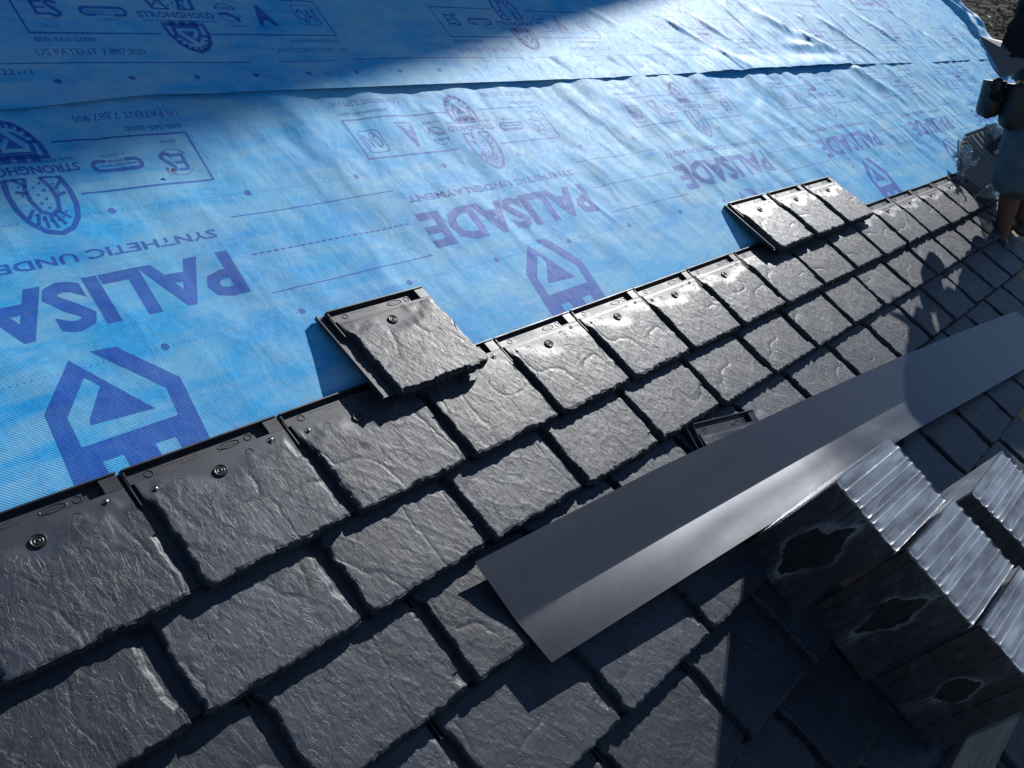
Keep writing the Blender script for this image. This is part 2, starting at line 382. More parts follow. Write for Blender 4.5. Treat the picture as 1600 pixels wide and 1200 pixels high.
# forefoot of the sole
out = [(.350, .092), (.344, .13), (.346, .17), (.358, .205), (.38, .232), (.407, .242), (.434, .232), (.456, .205), (.468, .17), (.470, .13), (.464, .092)]
inn = [(.392, .092), (.380, .12), (.378, .15), (.386, .18), (.405, .192), (.424, .18), (.433, .15), (.432, .12), (.422, .092)]
big(stroke(out, .0115), stroke(inn, .0095), stroke([(.350, .094), (.392, .094)], .006), stroke([(.422, .094), (.464, .094)], .006))
for i in range(10):
    t = i / 9.0; a = math.radians(185 - t * 190)
    cxx, cyy = .4065 + .0465 * math.cos(a), .158 + (.062 if math.sin(a) > 0 else .05) * math.sin(a)
    if i < 2: cyy = .105 + i * .028; cxx = .364 - i * .002
    if i > 7: cyy = .105 + (9 - i) * .028; cxx = .449 + (9 - i) * .002
    ci, cj = .406 + (cxx - .406) * .66, .150 + (cyy - .150) * .66
    dx, dy = cxx - ci, cyy - cj; L = math.hypot(dx, dy)
    small(stroke([(ci - dx * .1 + dy * .45, cj - dy * .1 - dx * .45), (cxx + dx * .3 + dy * .45, cyy + dy * .3 - dx * .45)], .0072))
    small(disc((cxx + ci) / 2, (cyy + cj) / 2, .0032, 8))
for a, b in ((.398, .108), (.414, .118), (.396, .128), (.412, .138), (.400, .150), (.414, .160), (.404, .174)): small(disc(a, b, .0036, 8))
# ES in its arcs, oval approval mark, state circle, A, rounded QAI mark
big(sh(text_polys('E', .050, .01, .032), .040, .062), sh(text_polys('S', .060, .02, .034), .071, .056))
small(ring(.066, .086, .0385, .0405, 40, 150), ring(.066, .086, .0385, .0405, 215, 320), sh(text_polys('ESR-1947', .008, .0, .042), .038, .0185))
big(ring(.166, .0785, .0085, .0185, 90, 270, 12), ring(.252, .0785, .0085, .0185, -90, 90, 12), quad(.166, .087, .252, .097), quad(.166, .060, .188, .070), quad(.232, .060, .252, .070))
small(sh(text_polys('MIAMI-DADE COUNTY', .0068, .004, .088), .165, .0745), sh(text_polys('APPROVED', .0062, .004, .040), .190, .0630), sh(text_polys('21-0326.06', .0078, .0, .056), .180, .0465))
big(ring(.566, .088, .0330, .0362, 205, 340), ring(.566, .088, .0330, .0362, 20, 160))
big(poly([(.532, .086), (.566, .088), (.588, .070), (.592, .050), (.583, .050), (.576, .064), (.562, .074), (.548, .078), (.535, .074)]))
small(sh(text_polys('FLORIDA', .0115, .03, .062), .535, .0985), sh(text_polys('FL-5325 APPROVED', .0072, .0, .068), .532, .0310))
big(sh(text_polys('A', .080, .05, .066), .643, .042)); small(sh(text_polys('ASTM E108/UL 790', .0078, 0, .070), .642, .0245))
rr = []
for (cx_, cy_, a0) in ((.856, .114, 0), (.808, .114, 90), (.808, .058, 180), (.856, .058, 270)):
    for q in range(5): a = math.radians(a0 + q * 22.5); rr.append((cx_ + .014 * math.cos(a), cy_ + .014 * math.sin(a)))
big(stroke(rr, .0036, True), sh(text_polys('QAI', .052, .012, .062), .801, .060))
BIG_U = list(BIG)
for k in range(4): big(disc(-.065 + .3475 * k, .2025, .0088, 18), disc(-.008 + .3475 * k, .5605, .0088, 18))
DOTS = [disc(-.48 + .0125 * i, .2025, .0017, 6) for i in range(111) if abs((((-.48 + .0125 * i) + .065) / .3475 + .5) % 1 - .5) > .03 and not (.335 < -.48 + .0125 * i < .475)]
DOTS += [disc(-.48 + .0125 * i, .5605, .0015, 6) for i in range(111) if abs((((-.48 + .0125 * i) + .008) / .3475 + .5) % 1 - .5) > .03]
DASH = [quad(-.48 + .0205 * i, .380, -.48 + .0205 * i + .0135, .3845) for i in range(25)]
LINES = [quad(-.50, .2662, .02, .2690), quad(-.485, .4935, .037, .4965)]

class Sheet:
    def __init__(s, u0, u1, v0, v1, hf, vedge=None):
        s.u0, s.v0, s.hf = u0, v0, hf
        s.nu = int(round((u1 - u0) / GD)); s.nv = int(round((v1 - v0) / GD)); s.vedge = vedge
        U, V = np.meshgrid(u0 + np.arange(s.nu + 1) * GD, v0 + np.arange(s.nv + 1) * GD, indexing='ij')
        s.U, s.V = U, V; s.H = hf(U, V)
        gu, gv = np.gradient(s.H, GD); N = np.stack([-gu, -gv, np.ones_like(gu)], -1); s.N = N / np.linalg.norm(N, axis=-1, keepdims=True)
    def z(s, P):
        a = np.clip((P[:, 0] - s.u0) / GD, 0, s.nu - 1e-6); b = np.clip((P[:, 1] - s.v0) / GD, 0, s.nv - 1e-6)
        i = np.floor(a).astype(int); j = np.floor(b).astype(int); fa = a - i; fb = b - j
        def interp(A):
            A00, A10, A01, A11 = A[i, j], A[i + 1, j], A[i, j + 1], A[i + 1, j + 1]
            if A.ndim == 3: fa_, fb_ = fa[:, None], fb[:, None]
            else: fa_, fb_ = fa, fb
            lowt = A00 + fa_ * (A10 - A00) + fb_ * (A11 - A10)      # fa >= fb
            upt = A00 + fb_ * (A01 - A00) + fa_ * (A11 - A01)
            return np.where(fa_ >= fb_, lowt, upt)
        return interp(s.H), interp(s.N)
    def build(s, name, prints, mask=None, thick=True):
        nv1 = s.nv + 1
        vs = np.stack([s.U, s.V, s.H], -1).reshape(-1, 3); ns = s.N.reshape(-1, 3)
        if s.vedge is not None:      # pull the lowest row to the exact wavy edge
            pass
        I, Jm = np.meshgrid(np.arange(s.nu), np.arange(s.nv), indexing='ij'); I = I.ravel(); Jm = Jm.ravel()
        if mask is not None:
            k = mask(s.u0 + (I + .5) * GD, s.v0 + (Jm + .5) * GD); I = I[k]; Jm = Jm[k]
        a = I * nv1 + Jm; b = a + nv1; c = b + 1; d = a + 1
        tri = np.concatenate([np.stack([a, b, c], 1), np.stack([a, c, d], 1)])
        used = np.unique(tri); remap = -np.ones(len(vs), int); remap[used] = np.arange(len(used))
        tri = remap[tri]; vs = vs[used]; ns = ns[used]
        if s.vedge is not None:
            low = vs[:, 1] < s.v0 + 0.03                             # rows near the free edge follow seam_v
            vs[low, 1] = vs[low, 1] + (s.vedge(vs[low, 0]) - s.v0)
        allv = [vs]; alln = [ns]; F = [tuple(t) for t in tri.tolist()]; mi = [0] * len(F); off = len(vs)
        for (pv, pf) in prints:
            bm = bmesh.new(); bv = [bm.verts.new((p[0], p[1], 0)) for p in pv]
            for f in pf:
                try: bm.faces.new([bv[q] for q in f])
                except ValueError: pass
            umin, vmin = pv.min(0); umax, vmax = pv.max(0)
            def cut(co, no):
                bmesh.ops.bisect_plane(bm, geom=bm.verts[:] + bm.edges[:] + bm.faces[:], dist=1e-7, plane_co=co, plane_no=no)
            bmesh.ops.triangulate(bm, faces=bm.faces[:])
            for q in range(int(math.ceil((umin - s.u0) / GD)), int(math.floor((umax - s.u0) / GD)) + 1): cut((s.u0 + q * GD, 0, 0), (1, 0, 0))
            for q in range(int(math.ceil((vmin - s.v0) / GD)), int(math.floor((vmax - s.v0) / GD)) + 1): cut((0, s.v0 + q * GD, 0), (0, 1, 0))
            d0 = (umin - s.u0) - (vmax - s.v0); d1 = (umax - s.u0) - (vmin - s.v0)
            for q in range(int(math.ceil(d0 / GD)), int(math.floor(d1 / GD)) + 1): cut((s.u0 + q * GD, s.v0, 0), (1, -1, 0))
            bm.verts.index_update()
            P = np.array([v.co[:] for v in bm.verts]) if len(bm.verts) else np.zeros((0, 3))
            if len(P):
                z, N = s.z(P); P[:, 2] = z; P = P + N * 0.00022
                allv.append(P); alln.append(N)
                for f in bm.faces:
                    ids = [v.index + off for v in f.verts]
                    if f.normal.z < 0: ids.reverse()
                    F.append(tuple(ids)); mi.append(1)
                off += len(P)
            bm.free()
        vs = np.concatenate(allv); ns = np.concatenate(alln)
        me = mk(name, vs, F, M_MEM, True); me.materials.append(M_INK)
        me.polygons.foreach_set('material_index', mi)
        ns = ns / np.linalg.norm(ns, axis=1, keepdims=True)
        me.normals_split_custom_set_from_vertices([tuple(q) for q in ns])
        return me

def place(items, fn): return [(fn(v), f) for v, f in items]
def inside(items, umin, umax, vmin, vmax):
    r = []
    for v, f in items:
        if v[:, 0].min() > umin and v[:, 0].max() < umax and v[:, 1].min() > vmin and v[:, 1].max() < vmax: r.append((v, f))
    return r
TL = 1.388
prints = []
for k in range(-1, 7):
    fn = lambda v, k=k: np.stack([.555 + TL * k - v[:, 0], 1.0685 - v[:, 1]], -1)
    items = BIG + LINES + DASH + (SMALL if k < 3 else []) + (DOTS if k < 3 else [])
    prints += place(items, fn)
prints += [quad(-0.9 + i * 0.25, 1.1775 + .001 * math.sin(i), -0.9 + i * 0.25 + 0.251, 1.1805 + .001 * math.sin(i)) for i in range(0)]
LU0, LU1 = -1.5, 8.6
low = Sheet(LU0, LU1, -0.05, 1.30, h_lower)
me = low.build('underlayment_sheet', inside(prints, LU0 + .02, LU1 - .02, 0.22, 1.29))
o = mesh_obj('underlayment_sheet', me, mw=RF.copy())
tag(o, 'lower blue underlayment sheet with upside-down print, tucked under the top tile course', 'underlayment', 'blue underlayment sheets covering the roof')

TU = 1.428; KX = TU / TL
prints = []
for k in range(-1, 6):
    fn = lambda v, k=k: np.stack([.328 + TU * k + v[:, 0] * KX, 1.405 + v[:, 1]], -1)
    items = BIG_U + LINES + (SMALL if k < 2 else []) + [disc((q * .1255 * 1.0) * TL / 1.004 / KX * 1.0, -.168, .0085, 16, 1.0) for q in range(0)]
    prints += place(items, fn)
prints += [disc(.3215 + .1787 * i, 1.2425, .0088, 18) for i in range(-6, 28)]
prints += [(np.stack([np.concatenate([a, a[::-1]]), np.concatenate([w, w[::-1] + .0036])], -1), [(0, 1, 2, 3)]) for a, w in
           [(np.array([x0, x0 + .1]), 1.300 + .004 * np.sin(np.array([x0, x0 + .1]) * 5)) for x0 in np.arange(-1.2, 7.6, .1)]]
prints.append(sh(text_polys('122171', .017, .01, .075), .205, 1.272))
UU0, UU1 = -1.5, 8.7
up = Sheet(UU0, UU1, 1.1875, 2.40, h_upper, vedge=seam_v)
ev = lambda V: np.interp(V, [1.1, 1.18, 1.441, 1.70, 1.944, 2.2, 2.5], [8.30, 8.35, 8.58, 8.67, 8.62, 8.5, 8.4])
me = up.build('underlayment_sheet', inside(prints, UU0 + .02, 8.2, 1.225, 2.38), mask=lambda U, V: U < ev(V))
# a turned-down lip along the free lower edge gives the lap its thickness
o = mesh_obj('underlayment_sheet', me, mw=RF.copy())
tag(o, 'upper blue underlayment sheet with upright print, lapped over the sheet below', 'underlayment', 'blue underlayment sheets covering the roof')

# crumpled strip of membrane folded over the raised roof end
nv_, nu_ = 70, 36
vs = []; 
for j in range(nv_ + 1):
    v = 1.0 + 1.5 * j / nv_
    for i in range(nu_ + 1):
        s_ = i / nu_
        ue = float(ev(np.array([v]))[0])
        u = ue - .03 + s_ * 0.62
        prof = 0.05 * float(sst(0.03, 0.12, s_)) - 0.20 * float(sst(0.35, 1.0, s_))
        wrk = 0.07 * float(fbm(np.array([v * 3.0]), np.array([s_ * 5.0]), 81, 4)[0]) * float(sst(0.0, 0.2, s_)) + 0.025 * abs(float(vn(np.array([v * 2 + s_ * 7]), np.array([s_ * 6 - v * 1.2]), 5)[0]))
        vs.append((u + 0.05 * float(vn(np.array([v * 4]), np.array([0.0]), 9)[0]), v, 0.006 + prof + wrk))
fs = [(j * (nu_ + 1) + i, j * (nu_ + 1) + i + 1, (j + 1) * (nu_ + 1) + i + 1, (j + 1) * (nu_ + 1) + i) for j in range(nv_) for i in range(nu_)]
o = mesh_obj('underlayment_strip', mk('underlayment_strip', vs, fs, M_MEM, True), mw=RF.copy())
tag(o, 'crumpled blue underlayment strip folded over the far roof edge', 'underlayment')

# ------------------------------------------------------------------ roof tiles
W, LT = 0.338, 0.283
def slate_relief(X, Y, sd):
    wx = X + 0.012 * fbm(X * 22, Y * 22, sd + 3, 3); wy = Y + 0.012 * fbm(X * 22 + 5, Y * 22, sd + 4, 3)
    a = fbm(wx * 9, wy * 6, sd, 5, 0.55)
    lv = a * 5.0; st = np.floor(lv); fr = lv - st
    ter = (st + sst(0.42, 0.58, fr)) / 5.0                    # split ledges
    rid = 1 - np.abs(vn((wx * 0.8 + wy * 0.6) * 34, (wx * -0.6 + wy * 0.8) * 13, sd + 9)) * 2
    fine = fbm(wx * 70, wy * 44, sd + 12, 3)
    crk = 1 - np.abs(vn(wx * 11 + 3, wy * 5, sd + 15)) * 2
    grain = fbm((X * 0.9 + Y * 0.42) * 120, (Y * 0.9 - X * 0.42) * 26, sd + 17, 3, 0.6)
    return 0.0015 * ter + 0.0005 * np.clip(rid, 0, 1) ** 7 - 0.0012 * np.clip(crk, 0, 1) ** 26 + 0.00018 * fine + 0.00022 * grain + 0.0012 * fbm(X * 4, Y * 5, sd + 19, 2)
def tile_face(sd, apron=True):
    nx_, ny_ = 132, 84
    s = np.concatenate([[0, .004, .009, .015, .022], np.linspace(.03, .97, nx_ - 9), [.978, .985, .991, .996, 1]])
    t = np.concatenate([[0, .005, .011, .018, .026, .035], np.linspace(.045, 1, ny_ - 5)])
    yb = 0.003 + 0.0038 * fbm(s * 6, s * 0, sd + 20, 6, 0.68) + 0.0012 * np.sign(vn(s * 24, s * 0, sd + 21)) + 0.0040 * np.abs(vn(s * 38, s * 0, sd + 22)) * sst(-.2, .1, vn(s * 7, s * 0, sd + 23))
    Sg, Tg = np.meshgrid(s, t, indexing='ij')
    Y = yb[:, None] * (1 - Tg) ** 1.0 + LT_FACE * Tg
    rag = 0.007 * fbm(Y * 38, Y * 0, sd + 30, 4, 0.6) + 0.003
    xl = 0.036 + (0.7 * rag + 0.007 + 0.0012 * np.sign(vn(Y * 44, Y * 0, sd + 33))) * sst(0.215, 0.195, Y); xr = W - 0.0012 + 0.0035 * fbm(Y * 40, Y * 0 + 3, sd + 31, 3) * sst(0.215, 0.19, Y)
    X = xl + (xr - xl) * Sg
    m = sst(0.232, 0.185, Y + 0.018 * fbm(X * 16, Y * 16, sd + 40, 3) * 1.6) if apron else 1.0 + 0 * X
    # smooth apron round the fastening spot
    if apron: m = m * sst(0.012, 0.055, np.hypot((X - .178) * 0.7, Y - .212))
    Z = m * (0.0042 + slate_relief(X, Y, sd)) + 0.0006 * sst(0.238, 0.2365, Y)
    eb = (Y - yb[:, None]); e2 = xr - X; e3 = X - xl
    chip = 0.0045 * (1 + 1.2 * fbm(X * 30, Y * 6, sd + 50, 3))
    chip = chip * (0.35 + 1.3 * sst(-.1, .2, vn(X * 28, Y * 0, sd + 57)))
    Z = Z - chip * sst(0.0045, 0.0, eb + 0.004 * fbm(X * 50, Y * 50, sd + 52, 2))
    Z = Z - 0.0062 * m * sst(0.013, 0.0, e2 + 0.012 * fbm(X * 12, Y * 26, sd + 53, 3)) * (vn(Y * 9, Y * 0, sd + 54) > -0.12)
    Z = Z - 0.0025 * m * sst(0.004, 0.0, e3)
    G = np.stack([X, Y, Z], -1); n1 = ny_ + 1
    V = G.reshape(-1, 3).tolist(); F = [(i * n1 + j, (i + 1) * n1 + j, (i + 1) * n1 + j + 1, i * n1 + j + 1) for i in range(nx_) for j in range(ny_)]
    def skirt(idx, layers, dirv, jit):
        prev = idx; r = np.random.RandomState(sd + len(idx))
        for (dz, d) in layers:
            base = len(V)
            for q in idx:
                x0, y0, _ = V[q]; jj = jit * (r.rand() - .4); V.append([x0 + dirv[0] * (d + jj), y0 + dirv[1] * (d + jj), -dz + 0.001 * (r.rand() - .5)])
            cur = list(range(base, base + len(idx)))
            for a in range(len(idx) - 1): F.append((prev[a], cur[a], cur[a + 1], prev[a + 1]))
            prev = cur
    bot = [i * n1 for i in range(nx_ + 1)]; left = [j for j in range(n1)][::-1]; right = [nx_ * n1 + j for j in range(n1)]
    skirt(bot, [(0.0050, 0.0004), (0.0080, 0.0022), (0.012, 0.0028), (0.0165, 0.0), (0.0280, 0.001)], (0, -1), 0.003)
    skirt(left, [(0.006, 0.001), (0.0135, 0.002)], (-1, 0), 0.0025)
    skirt(right, [(0.006, 0.0), (0.0135, 0.0)], (1, 0), 0.001)
    me = mk('slate_face', V, F, M_SLATE, True)
    mm = np.zeros(len(V)); mm[:m.size] = m.reshape(-1); mm[m.size:] = 1
    at_ = me.attributes.new('cleft', 'FLOAT', 'POINT'); at_.data.foreach_set('value', mm)
    me.set_sharp_from_angle(angle=math.radians(48)); return me
LT_FACE = 0.2465
def smooth_angle(me, ang=50):
    try: me.set_sharp_from_angle(angle=math.radians(ang))
    except Exception: pass
FACES = [tile_face(100 + 77 * i) for i in range(9)]; LOWF = [tile_face(1100 + 61 * i, False) for i in range(10)]
mb = MB()
mb.box(0.0, 0.052, 0.014, LT, -0.0155, -0.0125); mb.box(0.0, 0.0024, 0.014, LT, -0.0125, -0.0035); mb.box(0.026, 0.0285, 0.20, LT, -0.0125, -0.0015)
FLANGE = mb.mesh('side_flange', M_SMOOTH)
mb = MB()
mb.box(0.0290, 0.330, 0.10, LT - .0028, -0.0152, -0.0120)                       # floor of the slot
mb.box(0.0288, W, LT - 0.0030, LT, -0.0150, 0.0034)                             # raised top rim
mb.box(0.0288, 0.272, 0.2467, 0.2655, -0.0120, -0.0004); mb.box(0.306, W - .0012, 0.2467, LT - .0032, -0.0120, 0.0006)
mb.box(0.0288, 0.0312, 0.2657, LT - .0032, -0.0120, 0.0002)
tvs, tfs = text_polys('DAVINCI', .0065, .0, .034)
mb.add([(x + .205, y + .2525, .0001) for x, y in tvs], tfs)
def torus(mb, cx, cy, r, w, z, ex=1.0, n=26):
    mb.add(*(lambda P: (P, [(i * 3 + a, ((i + 1) % n) * 3 + a, ((i + 1) % n) * 3 + a + 1, i * 3 + a + 1) for i in range(n) for a in (0, 1)]))(
        [(cx + rr_ * ex * math.cos(2 * math.pi * i / n), cy + rr_ * math.sin(2 * math.pi * i / n), zz) for i in range(n) for rr_, zz in ((r - w, z), (r, z + .0011), (r + w, z))]))
torus(mb, .222, .2558, .0068, .0007, -.0003, 3.2); torus(mb, .262, .2565, .0070, .0008, -.0003); torus(mb, .066, .2560, .0072, .0008, -.0003)
for cx_, cy_ in ((.248, .2235), (.105, .2160), (.298, .2300), (.060, .2190)): torus(mb, cx_, cy_, .0072, .0007, .0007)
tv2, tf2 = text_polys('PROVINCE SLATE', .0042, .0, .075); mb.add([(x + .088, y + .2585, .0001) for x, y in tv2], tf2)
tv2, tf2 = text_polys('TECHNOLOGY', .0034, .0, .050); mb.add([(x + .122, y + .2515, .0001) for x, y in tv2], tf2)
RIM = mb.mesh('header_rim', M_SMOOTH)
mb = MB(); mb.lathe([(.0, .0052), (.0016, .0050), (.002, .0032), (.0056, .0030), (.0062, .0042), (.0070, .0042), (.0078, .0030), (.0106, .0030), (.0114, .0046), (.0124, .0046), (.0132, .0008)], (.178, .207, 0), 30)
RING = mb.mesh('nail_boss', M_DARKPL, True)
mb = MB(); mb.lathe([(0, .0052), (.0030, .0047), (.0036, .0038), (.0034, .0026), (.0014, .0026), (.0014, -.002)], (0, 0, 0), 14); NAIL = mb.mesh('nail', M_NAIL, True)

class Rec: pass
TILES = []
TILT = -0.148
def tile(u, v, dh=0.0, rot=0.0, header=True, var=None, nails=False, tilt=TILT, wscale=1.0, h0=0.060, course=0):
    if h0 == 0.060: u, v = u - (u + .626) * .0100, v - (v + .324) * .0100
    pool = FACES if header else LOWF; var = rng.randint(len(pool)) if var is None else var
    mw = RF @ T(u, v, h0 + dh) @ Matrix.Rotation(rot, 4, 'Z') @ Matrix.Rotation(tilt, 4, 'X') @ Matrix.Diagonal((wscale, 1, 1, 1))
    e = empty('roof_tile', mw)
    f = mesh_obj('slate_face', pool[var], e); g = mesh_obj('side_flange', FLANGE, e)
    if header:
        mesh_obj('header_rim', RIM, e)
        mesh_obj('nail_boss', RING, e)
        if nails:
            for (x_, y_) in ((.060, .2190), (.298, .2300)):
                nl = mesh_obj('nail', NAIL, e); nl.location = (x_ + .0015, y_ + .001, 0)
    r = Rec(); r.e = e; r.course = course; r.face = f; e['kind'] = 'thing'; TILES.append(r)
    return r
J1 = [-1.03, -.69, -.345, -.004, .348, .70, 1.043, 1.385, 1.725, 2.068, 2.42, 2.775, 3.125, 3.468, 3.795, 4.13, 4.47, 4.83, 5.18, 5.53, 5.88, 6.23, 6.58, 6.93, 7.28]
J2 = [-.80, -.455, -.11, .25, .61, .965, 1.32, 1.675, 2.03, 2.385, 2.755, 3.105, 3.46, 3.82, 4.185, 4.53, 4.88, 5.23, 5.58, 5.93, 6.28, 6.63]
J3 = [-.72, -.365, -.010, .374, .733, 1.08, 1.42, 1.762, 2.135, 2.525, 2.895, 3.27, 3.62, 3.97, 4.32, 4.67, 5.02, 5.37, 5.72, 6.07]
J4 = [-.43, -.085, .27, .650, 1.035, 1.39, 1.745, 2.10, 2.45, 2.80, 3.15, 3.50, 3.85, 4.20, 4.55, 4.90, 5.25, 5.60]
J5 = [-.15, .20, .565, .925, 1.28, 1.64, 1.99, 2.34, 2.69, 3.04, 3.39, 3.74, 4.09, 4.44, 4.79, 5.14]
J6 = [-.33, .02, .38, .74, 1.10, 1.46, 1.82, 2.17, 2.52, 2.87, 3.22, 3.57, 3.92, 4.27, 4.62]
J7 = [.15, .51, .87, 1.23, 1.59, 1.95, 2.30, 2.65, 3.0]; J8 = [.68, 1.04, 1.40, 1.76, 2.11, 2.46]
VS = [0.0, -.196, -.417, -.657, -.895, -1.125, -1.35, -1.57]
for ci, (Jn, v0) in enumerate(zip([J1, J2, J3, J4, J5, J6, J7, J8], VS)):
    for a, b_ in zip(Jn[:-1], Jn[1:]):
        tile(a - .019 + rng.uniform(-.001, .001), v0 + rng.uniform(-.003, .003), rot=rng.uniform(-.004, .004), header=(ci == 0), nails=(ci == 0 and a < 1.9),
             wscale=(b_ - a + .0165) / W, dh=rng.uniform(-.001, .001), course=ci + 1)
# next course just begun: one tile and a run of three
lt = tile(.588, .205, dh=.014, tilt=-0.185, nails=False, var=4, wscale=1.015, course=0)
l3 = [tile(2.620 + q * .352, .207 - q * .001, dh=.015, tilt=-0.185, var=(2, 6, 1)[q], wscale=1.03, course=0) for q in range(3)]
# the stray tile poking out from under the metal flashing
stray = tile(1.400, -.470, dh=0, h0=.050, rot=math.radians(-11), tilt=0.02, var=3, course=99)

# ------------------------------------------------------------------ bent metal flashing
def metal_flashing():
    def at(x, y, h):
        d = [CR[k] * (x - 800) + CD[k] * (y - 600) + CF[k] * FPX for k in range(3)]; t = (h - CP[2]) / d[2]
        return tuple(CP[k] + t * d[k] for k in range(3))
    st = [at(742, 878, 0.068) + at(808, 971.8, 0.065) + at(862, 1035, 0.082), at(1020, 735, 0.074) + at(1060, 825.5, 0.070) + at(1100, 884, 0.105),
          at(1240, 632, 0.072) + at(1240, 723, 0.070) + at(1290, 764, 0.116), at(1400, 560, 0.070) + at(1372, 649, 0.068) + at(1430, 672, 0.098),
          at(1500, 519, 0.070) + at(1475, 594.5, 0.068) + at(1520, 622, 0.096), at(1587, 486, 0.070) + at(1625, 517, 0.068) + at(1660, 543, 0.090)]
    st = np.array(st); par = np.linspace(0, 1, len(st)); t = np.linspace(0, 1, 90)
    prof = []
    for k in range(9): prof.append(np.interp(t, par, st[:, k]))
    A = np.stack(prof[0:3], -1); B_ = np.stack(prof[3:6], -1); Cc = np.stack(prof[6:9], -1)
    V = []; F = []
    cols = []
    for w in np.linspace(0, 1, 14)[:-1]: cols.append((A, B_, w))
    cols.append((A, B_, .985)); cols.append((B_, Cc, .012))
    for w in np.linspace(0, 1, 12)[1:]: cols.append((B_, Cc, w))
    nc = len(cols)
    for i in range(len(t)):
        for (p, q, w) in cols:
            x = p[i] * (1 - w) + q[i] * w
            dz = 0.0016 * float(vn(np.array([t[i] * 9 + w]), np.array([w * 1.5 + (3 if p is B_ else 0)]), 12)[0]) * math.sin(math.pi * w) 
            kink = 0.010 * math.exp(-((t[i] - .50) / .03) ** 2) * (w if p is B_ else 0)
            V.append((x[0], x[1], x[2] + dz * 1.2 - kink))
    for i in range(len(t) - 1):
        for j in range(nc - 1): a = i * nc + j; F.append((a, a + 1, a + nc + 1, a + nc))
    m, n, l, b = mat('painted_metal', (0.075, 0.080, 0.092), 0.34, 0.5, 0.0)
    co = coords(n, l); x = noise(n, l, co, 3.5, 5, 0.6, 0.8)
    l.new(ramp(n, l, x, [(0.3, (0.064, 0.068, 0.079)), (0.7, (0.074, 0.078, 0.090))]), b.inputs['Base Color'])
    b.inputs['Metallic'].default_value = 0.55
    sm = ramp(n, l, noise(n, l, coords(n, l, (1, 3, 1), rot=(0, 0, .5)), 6, 10, 0.78, 1.5), [(0.60, 0.0), (0.72, 0.55)])
    l.new(mixc(n, l, sm, ramp(n, l, x, [(0.3, (0.050, 0.057, 0.070)), (0.7, (0.058, 0.065, 0.079))]), (0.10, 0.107, 0.118)), b.inputs['Base Color'])
    l.new(ramp(n, l, noise(n, l, co, 7, 8, 0.7, 2.0), [(0.3, 0.31), (0.62, 0.34), (0.74, 0.44)]), b.inputs['Roughness'])
    l.new(bump(n, l, noise(n, l, co, 500, 2), 0.0002, 0.3), b.inputs['Normal'])
    me = mk('metal_flashing', V, F, m, True); me.set_sharp_from_angle(angle=math.radians(8))
    o = mesh_obj('metal_flashing', me, mw=RF.copy())
    md = o.modifiers.new('thick', 'SOLIDIFY'); md.thickness = 0.0012; md.offset = -1
    es = o.modifiers.new('crisp', 'EDGE_SPLIT'); es.split_angle = math.radians(12)
    return tag(o, 'long bent grey metal flashing strip lying across the slate-look tiles', 'flashing')
metal_flashing()

# ------------------------------------------------------------------ wrapped bundles of tiles
film_m, n, l, b = mat('stretch_film', (0.36, 0.41, 0.48), 0.30, 0.5)
b.inputs['IOR'].default_value = 1.5
co = coords(n, l)
streak = noise(n, l, coords(n, l, (1.5, 14, 14)), 6, 6, 0.65, 0.4); cl = noise(n, l, co, 13, 7, 0.68, 1.0)
nb = bump(n, l, streak, 0.0022, 0.7); nb = bump(n, l, cl, 0.0016, 0.5, nb); l.new(nb, b.inputs['Normal'])
tr = n.new('ShaderNodeBsdfTransparent'); ms = n.new('ShaderNodeMixShader'); outp = n['Material Output']
at = n.new('ShaderNodeAttribute'); at.attribute_name = 'cloud'
ma = n.new('ShaderNodeMath'); ma.operation = 'MULTIPLY_ADD'; l.new(ramp(n, l, cl, [(0.4, 0.0), (0.8, 0.10)]), ma.inputs[0]); ma.inputs[1].default_value = 1.0; l.new(at.outputs['Fac'], ma.inputs[2])
l.new(ma.outputs[0], ms.inputs[0]); l.new(tr.outputs[0], ms.inputs[1]); l.new(b.outputs[0], ms.inputs[2]); l.new(ms.outputs[0], outp.inputs['Surface'])
film_m.cycles.use_transparent_shadow = True if hasattr(film_m.cycles, 'use_transparent_shadow') else None
M_FILM = film_m

